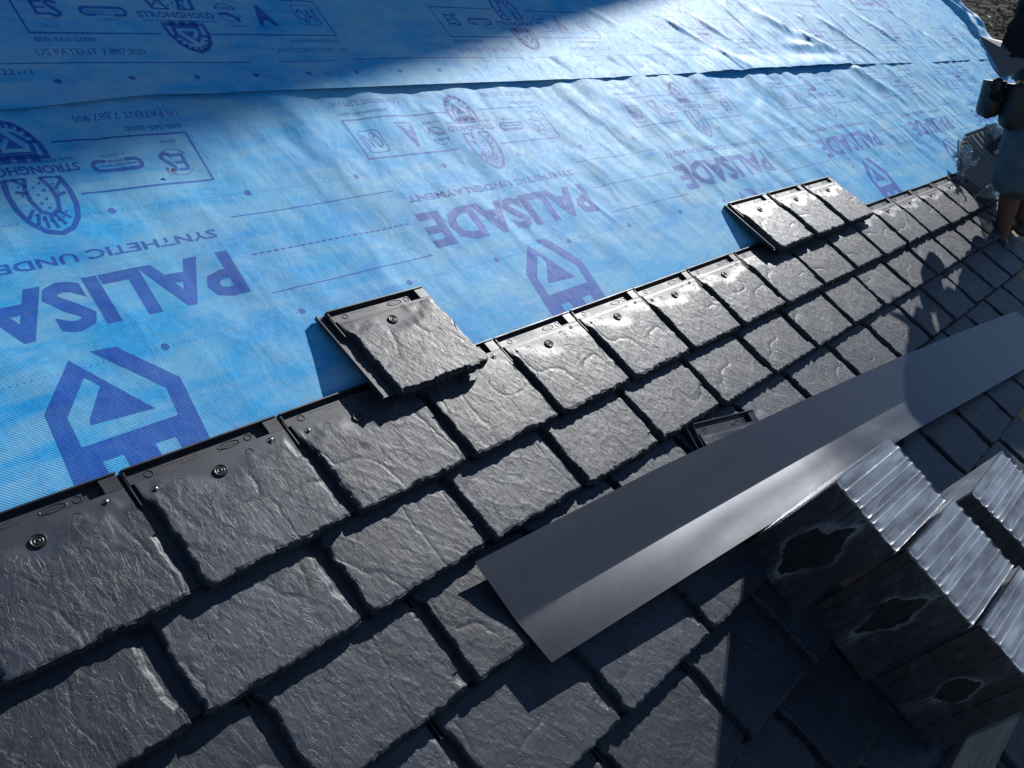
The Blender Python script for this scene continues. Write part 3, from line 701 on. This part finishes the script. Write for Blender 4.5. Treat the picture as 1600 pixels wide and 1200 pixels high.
M_PACKED, n, l, b = mat('packed_black_tile', (0.012, 0.014, 0.018), 0.5, 0.4)
l.new(ramp(n, l, noise(n, l, coords(n, l), 30, 5), [(0.3, (0.008, 0.010, 0.014)), (0.7, (0.018, 0.021, 0.028))]), b.inputs['Base Color'])
def bundle(u, v, h, A=.365, B=.205, H=.352, rx=0.0, rz=0.0, seed=1, hole=(.5, .55, .26, .10), n_l=8):
    e = empty('tile_bundle', RF @ T(u, v, h) @ Matrix.Rotation(rz, 4, 'Z') @ Matrix.Rotation(rx, 4, 'X'))
    r = np.random.RandomState(seed); th = B / n_l
    for k in range(n_l):                                     # one moulded tile after another, standing on edge
        y1 = -k * th; y0 = y1 - th * .95; o1 = r.uniform(0, .005); o2 = r.uniform(0, .006); N = 26
        V = []; 
        ys = [y1, y0]
        prof = []
        for i in range(N): prof.append((A * i / (N - 1), 0.0))
        for i in range(N): prof.append((A, H * i / (N - 1)))
        for i in range(N): prof.append((A * (1 - i / (N - 1)), H))
        for i in range(N): prof.append((0.0, H * (1 - i / (N - 1))))
        pr = [(max(0.0, x_ + (o1 if x_ < .01 else 0)), z_ - (o2 if z_ > H - .01 else 0) + (-.003 * r.rand() if z_ > H - .01 else 0)) for x_, z_ in prof]
        m_ = len(pr)
        V = [(x_, ys[0], z_) for x_, z_ in pr] + [(x_, ys[1], z_ - .001) for x_, z_ in pr]
        F = [tuple(range(m_)), tuple(range(2 * m_ - 1, m_ - 1, -1))] + [(q, q + m_, (q + 1) % m_ + m_, (q + 1) % m_) for q in range(m_)]
        mesh_obj('bundled_tile', mk('bundled_tile', V, F, M_PACKED), e)
    # film: a closed loop front-top-back-bottom plus the two ends, tight over every tile edge
    NS, NB = 150, 120
    rbs = np.cumsum(r.uniform(.5, 1.5, n_l)); rbs = np.concatenate([[0], rbs / rbs[-1]])
    V = []; F = []; cloud = []
    per = [(-.004, 0), (-.004, H + .004), (A + .004, H + .004), (A + .004, 0)]
    seg = [H + .004, A + .008, H + .004]; tot = sum(seg)
    hc, hr, hw, hh = hole
    for i in range(NS + 1):
        s_ = tot * i / NS
        if s_ < seg[0]: x_, z_, nx_, nz_, face = -.004, s_, -1, 0, 0
        elif s_ < seg[0] + seg[1]: x_, z_, nx_, nz_, face = -.004 + (s_ - seg[0]), H + .004, 0, 1, 1
        else: x_, z_, nx_, nz_, face = A + .004, H + .004 - (s_ - seg[0] - seg[1]), 1, 0, 2
        for j in range(NB + 1):
            w = j / NB; y_ = .004 - (B + .008) * w
            sc_ = abs(math.sin(math.pi * n_l * w))                 # sags between the tiles
            db = float(np.abs(rbs - w).min()) * B; ridge = math.exp(-(db / .0015) ** 2)
            corner = math.exp(-(min(abs(s_ - seg[0]), abs(s_ - seg[0] - seg[1])) / .018) ** 2)
            sag = .0013 * ridge - .0050 * corner * min(1.0, db / .010) + .004 * float(vn(np.array([s_ * 5 + seed * 3]), np.array([w * 3]), seed + 1)[0])
            wob = .0018 * float(vn(np.array([s_ * 14 + seed]), np.array([w * 6]), seed)[0])
            tens = .0022 * max(0.0, float(vn(np.array([(w - .9) * 60 / (.25 + s_ * 2.2) + seed]), np.array([s_ * 3.0]), seed + 4)[0])) * math.exp(-((s_ - seg[0] - .06) / .12) ** 2) * (1 if w > .45 else .3)
            d = sag + wob + tens
            c = .16
            if face == 0:                                    # front: nearly clear, milky round the tear
                px, py = (1 - w), z_ / H
                ax, ay = (px - hc) / hw, (py - hr) / hh
                ax = ax + .3 * ay; th_ = math.atan2(ay, ax); rr_ = math.hypot(ax, ay) * (1 + .16 * math.cos(2 * th_ + seed) - .38 * max(0, math.cos(th_ + 1.57 + .1 * seed % .5)) ** 12 - .38 * max(0, math.cos(th_ - 1.57)) ** 12) + .34 * float(fbm(np.array([px * 7 + seed]), np.array([py * 9]), seed, 3)[0])
                c = .02 + .26 * math.exp(-((rr_ - 1.12) / .16) ** 2) * (0.35 + 1.3 * max(0, float(vn(np.array([px * 9]), np.array([py * 6 + seed]), 4)[0]) + .35))
                c += .20 * max(0.0, float(fbm(np.array([(px + py) * 6 + seed]), np.array([(px - py) * 26]), seed + 8, 3)[0]) - .15)
                arm = max(0, math.cos(th_ - 1.45)) ** 16 + max(0, math.cos(th_ + 1.9)) ** 16 + .7 * max(0, math.cos(th_ - .3 * seed)) ** 24
                c += .30 * arm * math.exp(-max(0.0, rr_ - 1) / .8) * (0.6 + 1.4 * float(vn(np.array([th_ * 14]), np.array([rr_ * 2]), 6)[0]))
                if rr_ < 1.0: c = -1.0
                d += .004 * math.exp(-((rr_ - 1.1) / .2) ** 2)
            elif face == 1:
                c = .55 + .45 * float(fbm(np.array([s_ * 7 + seed]), np.array([w * 9]), seed + 2, 4)[0]) + .30 * ridge
            V.append((x_ + nx_ * d, y_, z_ + nz_ * d)); cloud.append(c)
    n1 = NB + 1
    for i in range(NS):
        for j in range(NB):
            q = (i * n1 + j, (i + 1) * n1 + j, (i + 1) * n1 + j + 1, i * n1 + j + 1)
            if min(cloud[a] for a in q) > -0.5: F.append(q)
    # upslope and downslope end panels
    for yy, sg in ((.0055, 1), (-B - .0055, -1)):
        base = len(V); K = 24
        for i in range(K + 1):
            for j in range(K + 1):
                a_, b2 = i / K, j / K
                bulge = .010 * float(fbm(np.array([a_ * 5 + seed + sg]), np.array([b2 * 5]), seed + 5, 4)[0]) * math.sin(math.pi * a_) * math.sin(math.pi * b2)
                V.append((-.004 + (A + .008) * a_, yy + sg * abs(bulge), (H + .004) * b2)); cloud.append(.62 + .3 * float(vn(np.array([a_ * 6 + seed]), np.array([b2 * 9]), 3)[0]))
        for i in range(K):
            for j in range(K): a_ = base + i * (K + 1) + j; F.append((a_, a_ + 1, a_ + K + 2, a_ + K + 1))
    me = mk('plastic_wrap', V, F, M_FILM, True)
    at_ = me.attributes.new('cloud', 'FLOAT', 'POINT'); at_.data.foreach_set('value', [max(0.0, c) for c in cloud])
    mesh_obj('plastic_wrap', me, e)
    return e
GB = 'film-wrapped bundles of roof tiles'
bs = [(bundle(1.357, -.556, .040, rx=math.radians(-4), rz=math.radians(-2), seed=3, hole=(.52, .50, .17, .27)), 'film-wrapped tile bundle touching the flashing, its front film torn in a wide oval'),
      (bundle(1.425, -.795, .040, B=.215, rx=math.radians(-5), rz=math.radians(-2), seed=8, hole=(.50, .56, .13, .18)), 'film-wrapped tile bundle between the one at the flashing and the one on the plank'),
      (bundle(1.485, -1.045, .040, B=.215, rx=math.radians(-5), rz=math.radians(-2), seed=15, hole=(.50, .52, .10, .14)), 'shaded film-wrapped tile bundle lowest on the slope, resting by the wooden plank'),
      (bundle(2.02, -.855, .040, B=.215, H=.30, rx=math.radians(-6), rz=0.0, seed=21), 'film-wrapped tile bundle in the second row, behind the front row of bundles'),
      (bundle(2.05, -1.12, .040, B=.215, H=.30, rx=math.radians(-6), rz=0.0, seed=27), 'film-wrapped tile bundle in the second row, lowest, mostly cut by the picture edge')]
for e, lb in bs: tag(e, lb, 'tile bundle', GB)

# plank on edge below the bundles
wood_m, n, l, b = mat('grey_timber', (0.22, 0.2, 0.17), 0.8, 0.3)
g = noise(n, l, coords(n, l, (1.2, 22, 22)), 4, 7, 0.6, 0.5)
l.new(ramp(n, l, g, [(0.3, (0.16, 0.145, 0.12)), (0.7, (0.30, 0.275, 0.235))]), b.inputs['Base Color']); l.new(bump(n, l, g, 0.001, 0.6), b.inputs['Normal'])
mb = MB(); mb.box(0, 2.4, -.105, 0, 0, .085)
o = mesh_obj('timber_plank', mb.mesh('timber_plank', wood_m, bevel=.003), mw=RF @ T(1.38, -1.300, .012) @ Matrix.Rotation(math.radians(-1), 4, 'Z'))
tag(o, 'weathered wooden plank lying below the wrapped bundles', 'plank')

# ------------------------------------------------------------------ opened bundle by the worker's feet
M_PACK, *_ = mat('pale_grey_plastic', (0.17, 0.20, 0.205), 0.5)
def split_pack():
    e = empty('opened_tile_pack', RF @ T(5.25, .15, .05) @ Matrix.Rotation(math.radians(18), 4, 'Z'))
    tag(e, 'opened pack of grey tiles spilling from torn clear film beside the worker', 'tile pack')
    for k in range(8):
        mb = MB(); M_ = T(.030 * k, .012 * k, .012 + .013 * k) @ Matrix.Rotation(math.radians(-5 * k + 12), 4, 'Z') @ Matrix.Rotation(math.radians(-6 - 1.5 * k), 4, 'Y')
        mb.box(0, .34, -.13, .15, 0, .010, M_); mb.box(.0, .34, .145, .15, .010, .014, M_)
        for q in range(6): mb.box(.03 + q * .05, .045 + q * .05, -.12, .13, .0102, .0135, M_)
        mesh_obj('loose_tile', mb.mesh('loose_tile', M_PACK), e)
    # printed paper band with a few words
    mb = MB(); Mp = T(.26, .02, .135) @ Matrix.Rotation(math.radians(-38), 4, 'Y') @ Matrix.Rotation(math.radians(-10), 4, 'Z')
    mb.box(0, .20, -.09, .06, 0, .004, Mp)
    pm, *_ = mat('black_label', (0.02, 0.022, 0.026), 0.5)
    lb = mesh_obj('printed_band', mb.mesh('printed_band', pm), e)
    tv, tf = text_polys('INNOVATIVE', .028, .03, .17)
    mb = MB(); mb.add([Mp @ Vector((x + .015, y - .02, .0045)) for x, y in tv], tf); tv, tf = text_polys('SLATE', .024, .02, .09)
    mb.add([Mp @ Vector((x + .015, y - .065, .0045)) for x, y in tv], tf)
    wm_, *_ = mat('white_ink', (0.6, 0.6, 0.6), 0.6)
    mesh_obj('printed_words', mb.mesh('printed_words', wm_), lb)
    # torn film hanging in a peaked sheet
    def film(c0, su, sv, peak, seed, cl):
        N = 26; V = []; F = []; c = []
        for i in range(N + 1):
            for j in range(N + 1):
                a, b2 = i / N, j / N
                x_ = c0[0] + su * (a - .5) * (1 - .75 * b2) + .03 * float(fbm(np.array([a * 3 + seed]), np.array([b2 * 3]), seed, 3)[0])
                y_ = c0[1] + sv * (a - .5) * .5 + .06 * float(fbm(np.array([a * 4]), np.array([b2 * 4 + seed]), seed + 1, 3)[0])
                z_ = c0[2] + peak * b2 ** 1.2 + .06 * float(fbm(np.array([a * 6 + seed]), np.array([b2 * 2]), seed + 2, 4)[0])
                V.append((x_, y_, z_)); c.append(cl + .35 * float(fbm(np.array([a * 8]), np.array([b2 * 4]), seed + 3, 3)[0]))
        for i in range(N):
            for j in range(N): q = i * (N + 1) + j; F.append((q, q + 1, q + N + 2, q + N + 1))
        me = mk('torn_film', V, F, M_FILM, True); at_ = me.attributes.new('cloud', 'FLOAT', 'POINT'); at_.data.foreach_set('value', [max(.02, x) for x in c])
        return mesh_obj('torn_film', me, e)
    film((-.02, -.10, .0), .26, -.28, .27, 5, .70); film((.42, .08, .06), .30, .20, .18, 9, .75); film((.05, .14, .0), .22, .18, .12, 13, .6)
    return e
split_pack()

# ------------------------------------------------------------------ worker
skin_m, *_ = mat('skin', (0.11, 0.055, 0.036), 0.55)
cloth_b, n, l, b = mat('black_fleece', (0.012, 0.014, 0.017), 0.9, 0.2)
l.new(bump(n, l, noise(n, l, coords(n, l), 22, 5), 0.01, 0.6), b.inputs['Normal'])
cloth_j, n, l, b = mat('denim_blue', (0.045, 0.085, 0.115), 0.85, 0.25)
l.new(ramp(n, l, noise(n, l, coords(n, l), 14, 6), [(0.3, (0.06, 0.09, 0.115)), (0.7, (0.10, 0.14, 0.17))]), b.inputs['Base Color'])
l.new(bump(n, l, noise(n, l, coords(n, l, (1, 1, 2.5)), 9, 5, 0.6, 1), 0.03, 0.7), b.inputs['Normal'])
leather_m, n, l, b = mat('black_leather', (0.014, 0.015, 0.018), 0.5, 0.4)
hair_m, *_ = mat('dark_hair', (0.015, 0.012, 0.01), 0.6); shoe_m, *_ = mat('dark_boot', (0.03, 0.026, 0.024), 0.6); eye_m, *_ = mat('eye_white', (0.6, 0.6, 0.58), 0.3)
def skinned(name, joints, edges, m, parent, sub=2, root=0, fold=0.0):
    me = bpy.data.meshes.new(name); me.from_pydata([j[0] for j in joints], edges, [])
    o = bpy.data.objects.new(name, me); link(o, parent)
    sk = o.modifiers.new('skin', 'SKIN'); sk.use_smooth_shade = True; sk.branch_smoothing = 0.4
    for i, j in enumerate(joints):
        r = j[1]; me.skin_vertices[0].data[i].radius = r if isinstance(r, tuple) else (r, r)
    me.skin_vertices[0].data[root].use_root = True
    ss = o.modifiers.new('sub', 'SUBSURF'); ss.levels = sub; ss.render_levels = sub
    bpy.context.view_layer.update()
    dg = bpy.context.evaluated_depsgraph_get(); me2 = bpy.data.meshes.new_from_object(o.evaluated_get(dg))
    o.modifiers.clear(); o.data = me2; bpy.data.meshes.remove(me)
    if fold:
        cv = np.array([v.co[:] for v in me2.vertices]); nv = np.array([v.normal[:] for v in me2.vertices])
        q = cv[:, 2] * 16 + 1.6 * vn(cv[:, 0] * 14, cv[:, 1] * 14, 3)
        dsp = fold * (0.9 * (1 - np.abs(vn(q, cv[:, 0] * 7 + cv[:, 1] * 7, 5)) * 4) + 1.0 * vn(cv[:, 0] * 9, cv[:, 2] * 9, 6))
        cv = cv + nv * dsp[:, None]; me2.vertices.foreach_set('co', cv.reshape(-1))
    me2.materials.clear(); me2.materials.append(m); me2.polygons.foreach_set('use_smooth', [True] * len(me2.polygons))
    return o
def chain(n, s=0): return [(s + i, s + i + 1) for i in range(n - 1)]
def worker():
    Fp = RF @ Vector((5.15, -.33, .045)); fw = Vector((.76842, .63995, 0)); rt = Vector((.63995, -.76842, 0))
    # local x = picture right, y = away from the camera, z = up
    mw = Matrix(((rt.x, fw.x, 0, Fp.x), (rt.y, fw.y, 0, Fp.y), (0, 0, 1, Fp.z), (0, 0, 0, 1)))
    e = empty('person', mw)
    tag(e, 'worker in black jacket and blue shorts holding folded metal on the roof', 'person')
    hip = (-.06, .02, .93)
    rl = (-.115, .10, 0); # body: one continuous figure
    J = [((-.07, .02, .96), (.15, .11)), ((-.07, .02, 1.10), (.145, .105)), ((-.09, 0, 1.28), (.17, .11)), ((-.11, -.02, 1.42), (.15, .09)), ((-.13, -.04, 1.50), .06),
         ((-.16, -.06, 1.57), .058), ((-.19, -.08, 1.64), (.078, .095)), ((-.20, -.08, 1.71), (.08, .098)), ((-.20, -.07, 1.77), (.05, .06)),
         # picture-left arm, reaching down and forward
         ((-.26, -.05, 1.43), .062), ((-.335, -.07, 1.22), .05), ((-.36, -.09, 1.14), .044), ((-.40, -.11, 1.02), .034), ((-.42, -.12, .955), .030),
         # other arm
         ((.06, .02, 1.42), .062), ((.13, .0, 1.20), .05), ((.10, -.12, 1.05), .038), ((.05, -.2, .97), .030),
         # legs
         ((-.16, -.03, .84), (.095, .105)), ((-.16, -.05, .50), .066), ((-.155, -.01, .34), (.062, .068)), ((-.14, .0, .10), .040), ((-.14, .0, .04), .042), ((-.19, -.12, .03), .034),
         ((.03, .08, .84), (.095, .105)), ((.04, .09, .52), .066), ((.04, .13, .38), (.062, .068)), ((.05, .17, .18), .040), ((.05, .17, .13), .042), ((.01, .05, .12), .034)]
    E = [(0, 1), (1, 2), (2, 3), (3, 4), (4, 5), (5, 6), (6, 7), (7, 8), (3, 9), (9, 10), (10, 11), (11, 12), (12, 13), (3, 14), (14, 15), (15, 16), (16, 17),
         (0, 18), (18, 19), (19, 20), (20, 21), (21, 22), (22, 23), (0, 24), (24, 25), (25, 26), (26, 27), (27, 28), (28, 29)]
    body = skinned('body', J, E, skin_m, e)
    # jacket with hood, follows the torso and both arms
    JJ = [((-.07, .02, .93), (.185, .145)), ((-.07, .02, 1.08), (.175, .14)), ((-.09, 0, 1.28), (.20, .14)), ((-.11, -.02, 1.42), (.175, .115)), ((-.125, -.035, 1.505), .082),
          ((-.27, -.05, 1.42), .085), ((-.335, -.07, 1.22), .072), ((-.37, -.09, 1.12), .062), ((-.405, -.11, 1.01), .052),
          ((.07, .02, 1.42), .085), ((.135, .0, 1.20), .072), ((.105, -.11, 1.06), .055)]
    EE = [(0, 1), (1, 2), (2, 3), (3, 4), (3, 5), (5, 6), (6, 7), (7, 8), (3, 9), (9, 10), (10, 11)]
    skinned('jacket', JJ, EE, cloth_b, e, sub=4, fold=.013)
    SH = [((-.07, .02, 1.00), (.165, .13)), ((-.07, .02, .90), (.17, .135)), ((-.155, -.03, .76), (.125, .125)), ((-.165, -.045, .58), (.125, .12)), ((-.165, -.05, .31), (.115, .11)),
          ((.03, .07, .76), (.125, .125)), ((.04, .09, .58), (.125, .12)), ((.04, .11, .33), (.115, .11))]
    skinned('shorts', SH, [(0, 1), (1, 2), (2, 3), (3, 4), (1, 5), (5, 6), (6, 7)], cloth_j, e, sub=4, fold=.015)
    # hands: palm and five fingers each, closed round the metal
    def hand(w, d, side):
        d = Vector(d).normalized(); w = Vector(w); s_ = Vector((side, .25, 0)).normalized(); n_ = d.cross(s_).normalized()
        P = [(tuple(w), .024), (tuple(w + d * .045), (.036, .018)), (tuple(w + d * .08), (.036, .016))]
        E_ = [(0, 1), (1, 2)]
        for k, (o_, L) in enumerate(((-.028, .062), (-.010, .072), (.009, .067), (.026, .052))):
            b0 = len(P); p0 = w + d * .085 + s_ * o_
            P += [(tuple(p0), .0105), (tuple(p0 + d * L * .45 + n_ * .012), .0095), (tuple(p0 + d * L * .7 + n_ * .034), .0088), (tuple(p0 + d * L * .72 + n_ * .052), .0075)]
            E_ += [(2, b0), (b0, b0 + 1), (b0 + 1, b0 + 2), (b0 + 2, b0 + 3)]
        b0 = len(P); p0 = w + d * .03 - s_ * .036
        P += [(tuple(p0), .013), (tuple(p0 + d * .028 - s_ * .014 + n_ * .014), .011), (tuple(p0 + d * .05 - s_ * .008 + n_ * .032), .0095)]
        E_ += [(1, b0), (b0, b0 + 1), (b0 + 1, b0 + 2)]
        return skinned('gloved_hand', P, E_, leather_m, e, sub=1)
    hand((-.42, -.12, .955), (-.30, -.15, -.9), 1); hand((.05, -.2, .97), (-.4, -.3, -.8), -1)
    # face, ears, cap of hair
    mb = MB(); c = Vector((-.20, -.10, 1.685))
    for s_ in (-1, 1):
        mb = MB(); mb.lathe([(0, .012), (.008, .009), (.012, 0), (.008, -.009), (0, -.012)], c + Vector((s_ * .03 - .03, -.075, .005)), 10)
        mesh_obj('eye', mb.mesh('eye', eye_m, True), e)
    mb = MB(); mb.tube([c + Vector((-.03, -.085, .012)), c + Vector((-.035, -.105, -.012)), c + Vector((-.03, -.09, -.022))], [.008, .014, .009], 8); mesh_obj('nose', mb.mesh('nose', skin_m, True), e)
    mb = MB(); mb.tube([c + Vector((-.055, -.08, -.05)), c + Vector((-.03, -.093, -.052)), c + Vector((-.005, -.085, -.05))], [.003, .006, .003], 8); mesh_obj('mouth', mb.mesh('mouth', mat('lips', (.2, .07, .05), .5)[0], True), e)
    mb = MB()
    for s_ in (-1, 1):
        mb = MB(); mb.lathe([(0, .008), (.016, .006), (.02, 0), (.015, -.006), (0, -.008)], c + Vector((s_ * .085, .02, 0)), 12)
        mesh_obj('ear', mb.mesh('ear', skin_m, True), e)
    mb = MB(); prof = [(.094 * math.cos(a), .10 * math.sin(a)) for a in np.linspace(0.0, math.pi / 2, 9)]
    mb.lathe(prof, (-.198, -.065, 1.70), 24); mesh_obj('hair', mb.mesh('hair', hair_m, True), e)
    # boots
    for (a, b_, c_) in (((-.145, .01, .19), (-.14, .03, .04), (-.20, -.15, .012)), ((.05, .19, .20), (.05, .20, .12), (.0, .03, .10))):
        skinned('boot', [(a, .058), (b_, (.055, .05)), (((b_[0] + c_[0]) / 2, (b_[1] + c_[1]) / 2, (b_[2] + c_[2]) / 2 + .01), (.052, .045)), (c_, (.045, .032))], chain(4), shoe_m, e)
    # tool belt: strap and two round-bottomed pouches
    mb = MB(); n_ = 30
    pts = [(-.07 + .205 * math.cos(2 * math.pi * i / n_), .02 + .165 * math.sin(2 * math.pi * i / n_), .945 - .02 * math.cos(2 * math.pi * i / n_)) for i in range(n_ + 1)]
    for i in range(n_): 
        a, b_ = Vector(pts[i]), Vector(pts[i + 1]); mb.add([a + Vector((0, 0, .028)), b_ + Vector((0, 0, .028)), b_ - Vector((0, 0, .028)), a - Vector((0, 0, .028))], [(0, 1, 2, 3)])
    belt = mesh_obj('tool_belt', mb.mesh('tool_belt', leather_m), e)
    md = belt.modifiers.new('t', 'SOLIDIFY'); md.thickness = .006
    for (cx_, cy_, cz_, w_, d_, h_) in ((-.425, -.07, .835, .055, .07, .20), (-.325, -.15, .805, .068, .07, .24)):
        mb = MB(); K = 16; R_ = 10
        for q in range(R_ + 1):
            t_ = q / R_; zz = cz_ + h_ * (.5 - t_); sc_ = (1.0 - .10 * (1 - t_)) * (math.sqrt(max(0.0, 1 - max(0, (t_ - .72) / .28) ** 2)) if t_ > .72 else 1.0)
            sc_ = max(sc_, .02)
            for k in range(K):
                a = 2 * math.pi * k / K; ca, sa = math.cos(a), math.sin(a)
                mb.v.append((cx_ + w_ * sc_ * math.copysign(abs(ca) ** .7, ca), cy_ + d_ * sc_ * math.copysign(abs(sa) ** .7, sa), zz))
        for q in range(R_):
            for k in range(K): a = q * K + k; b_ = q * K + (k + 1) % K; mb.f.append((a, b_, b_ + K, a + K))
        mb.f.append(tuple(range(K)))
        mesh_obj('tool_pouch', mb.mesh('tool_pouch', leather_m, True), belt)
    # folded sheet of dark metal held in the hand
    V = [Vector((-.590, -.13, 1.150)), Vector((-.455, -.20, .955)), Vector((-.30, -.16, 1.02)), Vector((-.34, -.05, 1.10)), Vector((-.40, -.02, 1.125))]
    fm, *_ = mat('folded_metal', (0.10, 0.11, 0.13), 0.55, 0.4, 0.1)
    V = [mw @ x for x in V]; o_ = V[1]
    fo = mk('folded_metal', [x - o_ for x in V], [(0, 1, 2), (0, 2, 3), (0, 3, 4)], fm)
    fo_o = mesh_obj('folded_metal', fo, mw=Matrix.Translation(o_)); md = fo_o.modifiers.new('t', 'SOLIDIFY'); md.thickness = .006; md.offset = 0
    tag(fo_o, 'folded pointed piece of grey sheet metal held by the worker', 'sheet metal')
    return e
w1 = worker()
# unseen copy of the worker, added further right to cast more shadow
shadow_figure = w1.copy(); COL.objects.link(shadow_figure); shadow_figure.matrix_world = RF @ T(6.12, -.28, .05) @ RF.inverted() @ Matrix.Rotation(math.radians(25), 4, 'Z') @ Matrix(((.63995, .76842, 0, 0), (-.76842, .63995, 0, 0), (0, 0, 1, 0), (0, 0, 0, 1)))
shadow_figure['label'] = 'unseen worker figure added past the right picture edge to cast shadow'
def copy_kids(a, b_):
    for ch in list(a.children):
        c = ch.copy(); COL.objects.link(c); c.parent = b_; copy_kids(ch, c)
copy_kids(w1, shadow_figure)

# ------------------------------------------------------------------ trees beyond the roof end
bark_m, *_ = mat('bark', (0.05, 0.038, 0.028), 0.9, 0.2)
leaf_ms = []
for i, c in enumerate(((0.045, 0.05, 0.022), (0.075, 0.065, 0.028), (0.10, 0.075, 0.03))):
    m, n, l, b = mat('dull_leaf', c, 0.6, 0.3); leaf_ms.append(m)
def tree(x, y, H, R_, seed, label):
    z0 = float(ground_z(np.array([x]), np.array([y]))[0]) - .1
    e = empty('tree', Matrix.Translation((x, y, z0))); tag(e, label, 'tree', 'trees beyond the roof end')
    r = np.random.RandomState(seed); mb = MB()
    mb.tube([(0, 0, 0), (.1, 0, H * .3), (.0, .1, H * .6), (.1, .1, H * .95)], [.22, .17, .10, .03], 9)
    for k in range(14):
        a = r.uniform(0, 6.28); z1 = H * r.uniform(.3, .8); L = R_ * r.uniform(.5, .95)
        mb.tube([(0.03, .04, z1), (L * .5 * math.cos(a), L * .5 * math.sin(a), z1 + L * .25), (L * math.cos(a), L * math.sin(a), z1 + L * .45)], [.07, .04, .012], 6)
    mesh_obj('trunk', mb.mesh('trunk', bark_m, True), e)
    N = 9000; V = []; F = []; mi = []
    cl = [(np.array([R_ * .75 * r.randn() * .6, R_ * .75 * r.randn() * .6, H * (.62 + .17 * r.randn())]), r.uniform(.35, .8)) for _ in range(46)]
    for i in range(N):
        c, s_ = cl[r.randint(len(cl))]; p = c + r.randn(3) * s_ * .6; d = r.randn(3); d /= np.linalg.norm(d); q = np.cross(d, r.randn(3)); q /= np.linalg.norm(q); sz = r.uniform(.03, .075)
        b0 = len(V); V += [p - d * sz, p + q * sz * .5, p + d * sz, p - q * sz * .5]; F.append((b0, b0 + 1, b0 + 2, b0 + 3)); mi.append(r.randint(3))
    me = mk('crown', V, F, leaf_ms[0]); me.materials.append(leaf_ms[1]); me.materials.append(leaf_ms[2]); me.polygons.foreach_set('material_index', mi)
    mesh_obj('crown', me, e)
tree(17.0, 1.25, 9.3, 2.3, 4, 'brown leafy tree top against the hillside just past the roof end')
tree(23.0, 2.6, 10.0, 2.8, 9, 'tree standing behind the worker beyond the roof')

# ------------------------------------------------------------------ small litter and nails on the sheets
litter_m, *_ = mat('dry_leaf', (0.42, 0.2, 0.09), 0.6)
def leaf(u, v, h, s_, lb, seed):
    r = np.random.RandomState(seed); V = [(0, 0, 0)]; 
    for k in range(9): a = 2 * math.pi * k / 9; V.append((s_ * math.cos(a) * r.uniform(.6, 1.1), s_ * .7 * math.sin(a) * r.uniform(.6, 1.1), s_ * r.uniform(.05, .55)))
    me = mk('dry_leaf', V, [(0, k + 1, (k + 1) % 9 + 1) for k in range(9)], litter_m)
    tag(mesh_obj('dry_leaf', me, mw=RF @ T(u, v, h)), lb, 'leaf')
leaf(.455, .950, .014, .0075, 'tiny curled tan leaf scrap on the blue underlayment', 3)
leaf(.432, -.257, .040, .006, 'tiny orange leaf scrap on a grey tile', 5)
bpy.context.view_layer.update()

# ------------------------------------------------------------------ which tiles the picture shows, and which one each is
def label_tiles():
    dg = bpy.context.evaluated_depsgraph_get(); org = cam.matrix_world.translation.copy()
    R3 = cam.matrix_world.to_3x3(); px, py, pf = R3 @ Vector((1, 0, 0)), R3 @ Vector((0, 1, 0)), R3 @ Vector((0, 0, -1))
    ord_ = ['first', 'second', 'third', 'fourth', 'fifth', 'sixth', 'seventh', 'eighth', 'ninth', 'tenth', 'eleventh', 'twelfth', 'thirteenth', 'fourteenth', 'fifteenth', 'sixteenth', 'seventeenth', 'eighteenth', 'nineteenth', 'twentieth']
    step = 9; hits = {}
    root = {}
    for r in TILES:
        for ch in r.e.children: root[ch.name] = r
    for yy in range(4, 1200, step):
        for xx in range(4, 1600, step):
            d = (pf * FPX + px * (xx - 800) - py * (yy - 600)).normalized(); o0 = org.copy()
            for hop in range(4):
                ok, loc, nr, idx, ob, _ = scene.ray_cast(dg, o0, d)
                if not ok: break
                if ob.name.startswith(('plastic_wrap', 'torn_film')): o0 = loc + d * .0005; continue
                if ob.name in root: hits.setdefault(id(root[ob.name]), []).append((xx, yy))
                break
    groups = {}
    for r in TILES:
        r.h = hits.get(id(r), [])
        if len(r.h) < 3:
            for ch in list(r.e.children): bpy.data.objects.remove(ch)
            bpy.data.objects.remove(r.e); r.e = None; continue
        groups.setdefault(r.course, []).append(r)
    nm = {1: 'top full course, nail strip showing', 2: 'second course down', 3: 'third course down', 4: 'fourth course down', 5: 'fifth course down', 6: 'sixth course down', 7: 'seventh course down', 8: 'eighth course down'}
    for c, rs in groups.items():
        rs.sort(key=lambda r: sum(h[0] for h in r.h) / len(r.h))
        for i, r in enumerate(rs):
            if c in nm: tag(r.e, 'dark slate-look tile, %s from left in the %s' % (ord_[min(i, 19)], nm[c]), 'roof tile', 'slate-look tiles laid in courses')
    tag(lt.e, 'single slate-look tile standing alone on the blue underlayment edge', 'roof tile', 'slate-look tiles begun on the next course')
    for r, w in zip(l3, ('left', 'middle', 'right')): tag(r.e, '%s tile of the run of three laid above the top course' % w, 'roof tile', 'slate-look tiles begun on the next course')
    if stray.e: tag(stray.e, 'stray tile whose nail strip pokes out from under the metal flashing', 'roof tile')
label_tiles()
scene.cycles.max_bounces = 8; scene.cycles.transparent_max_bounces = 16
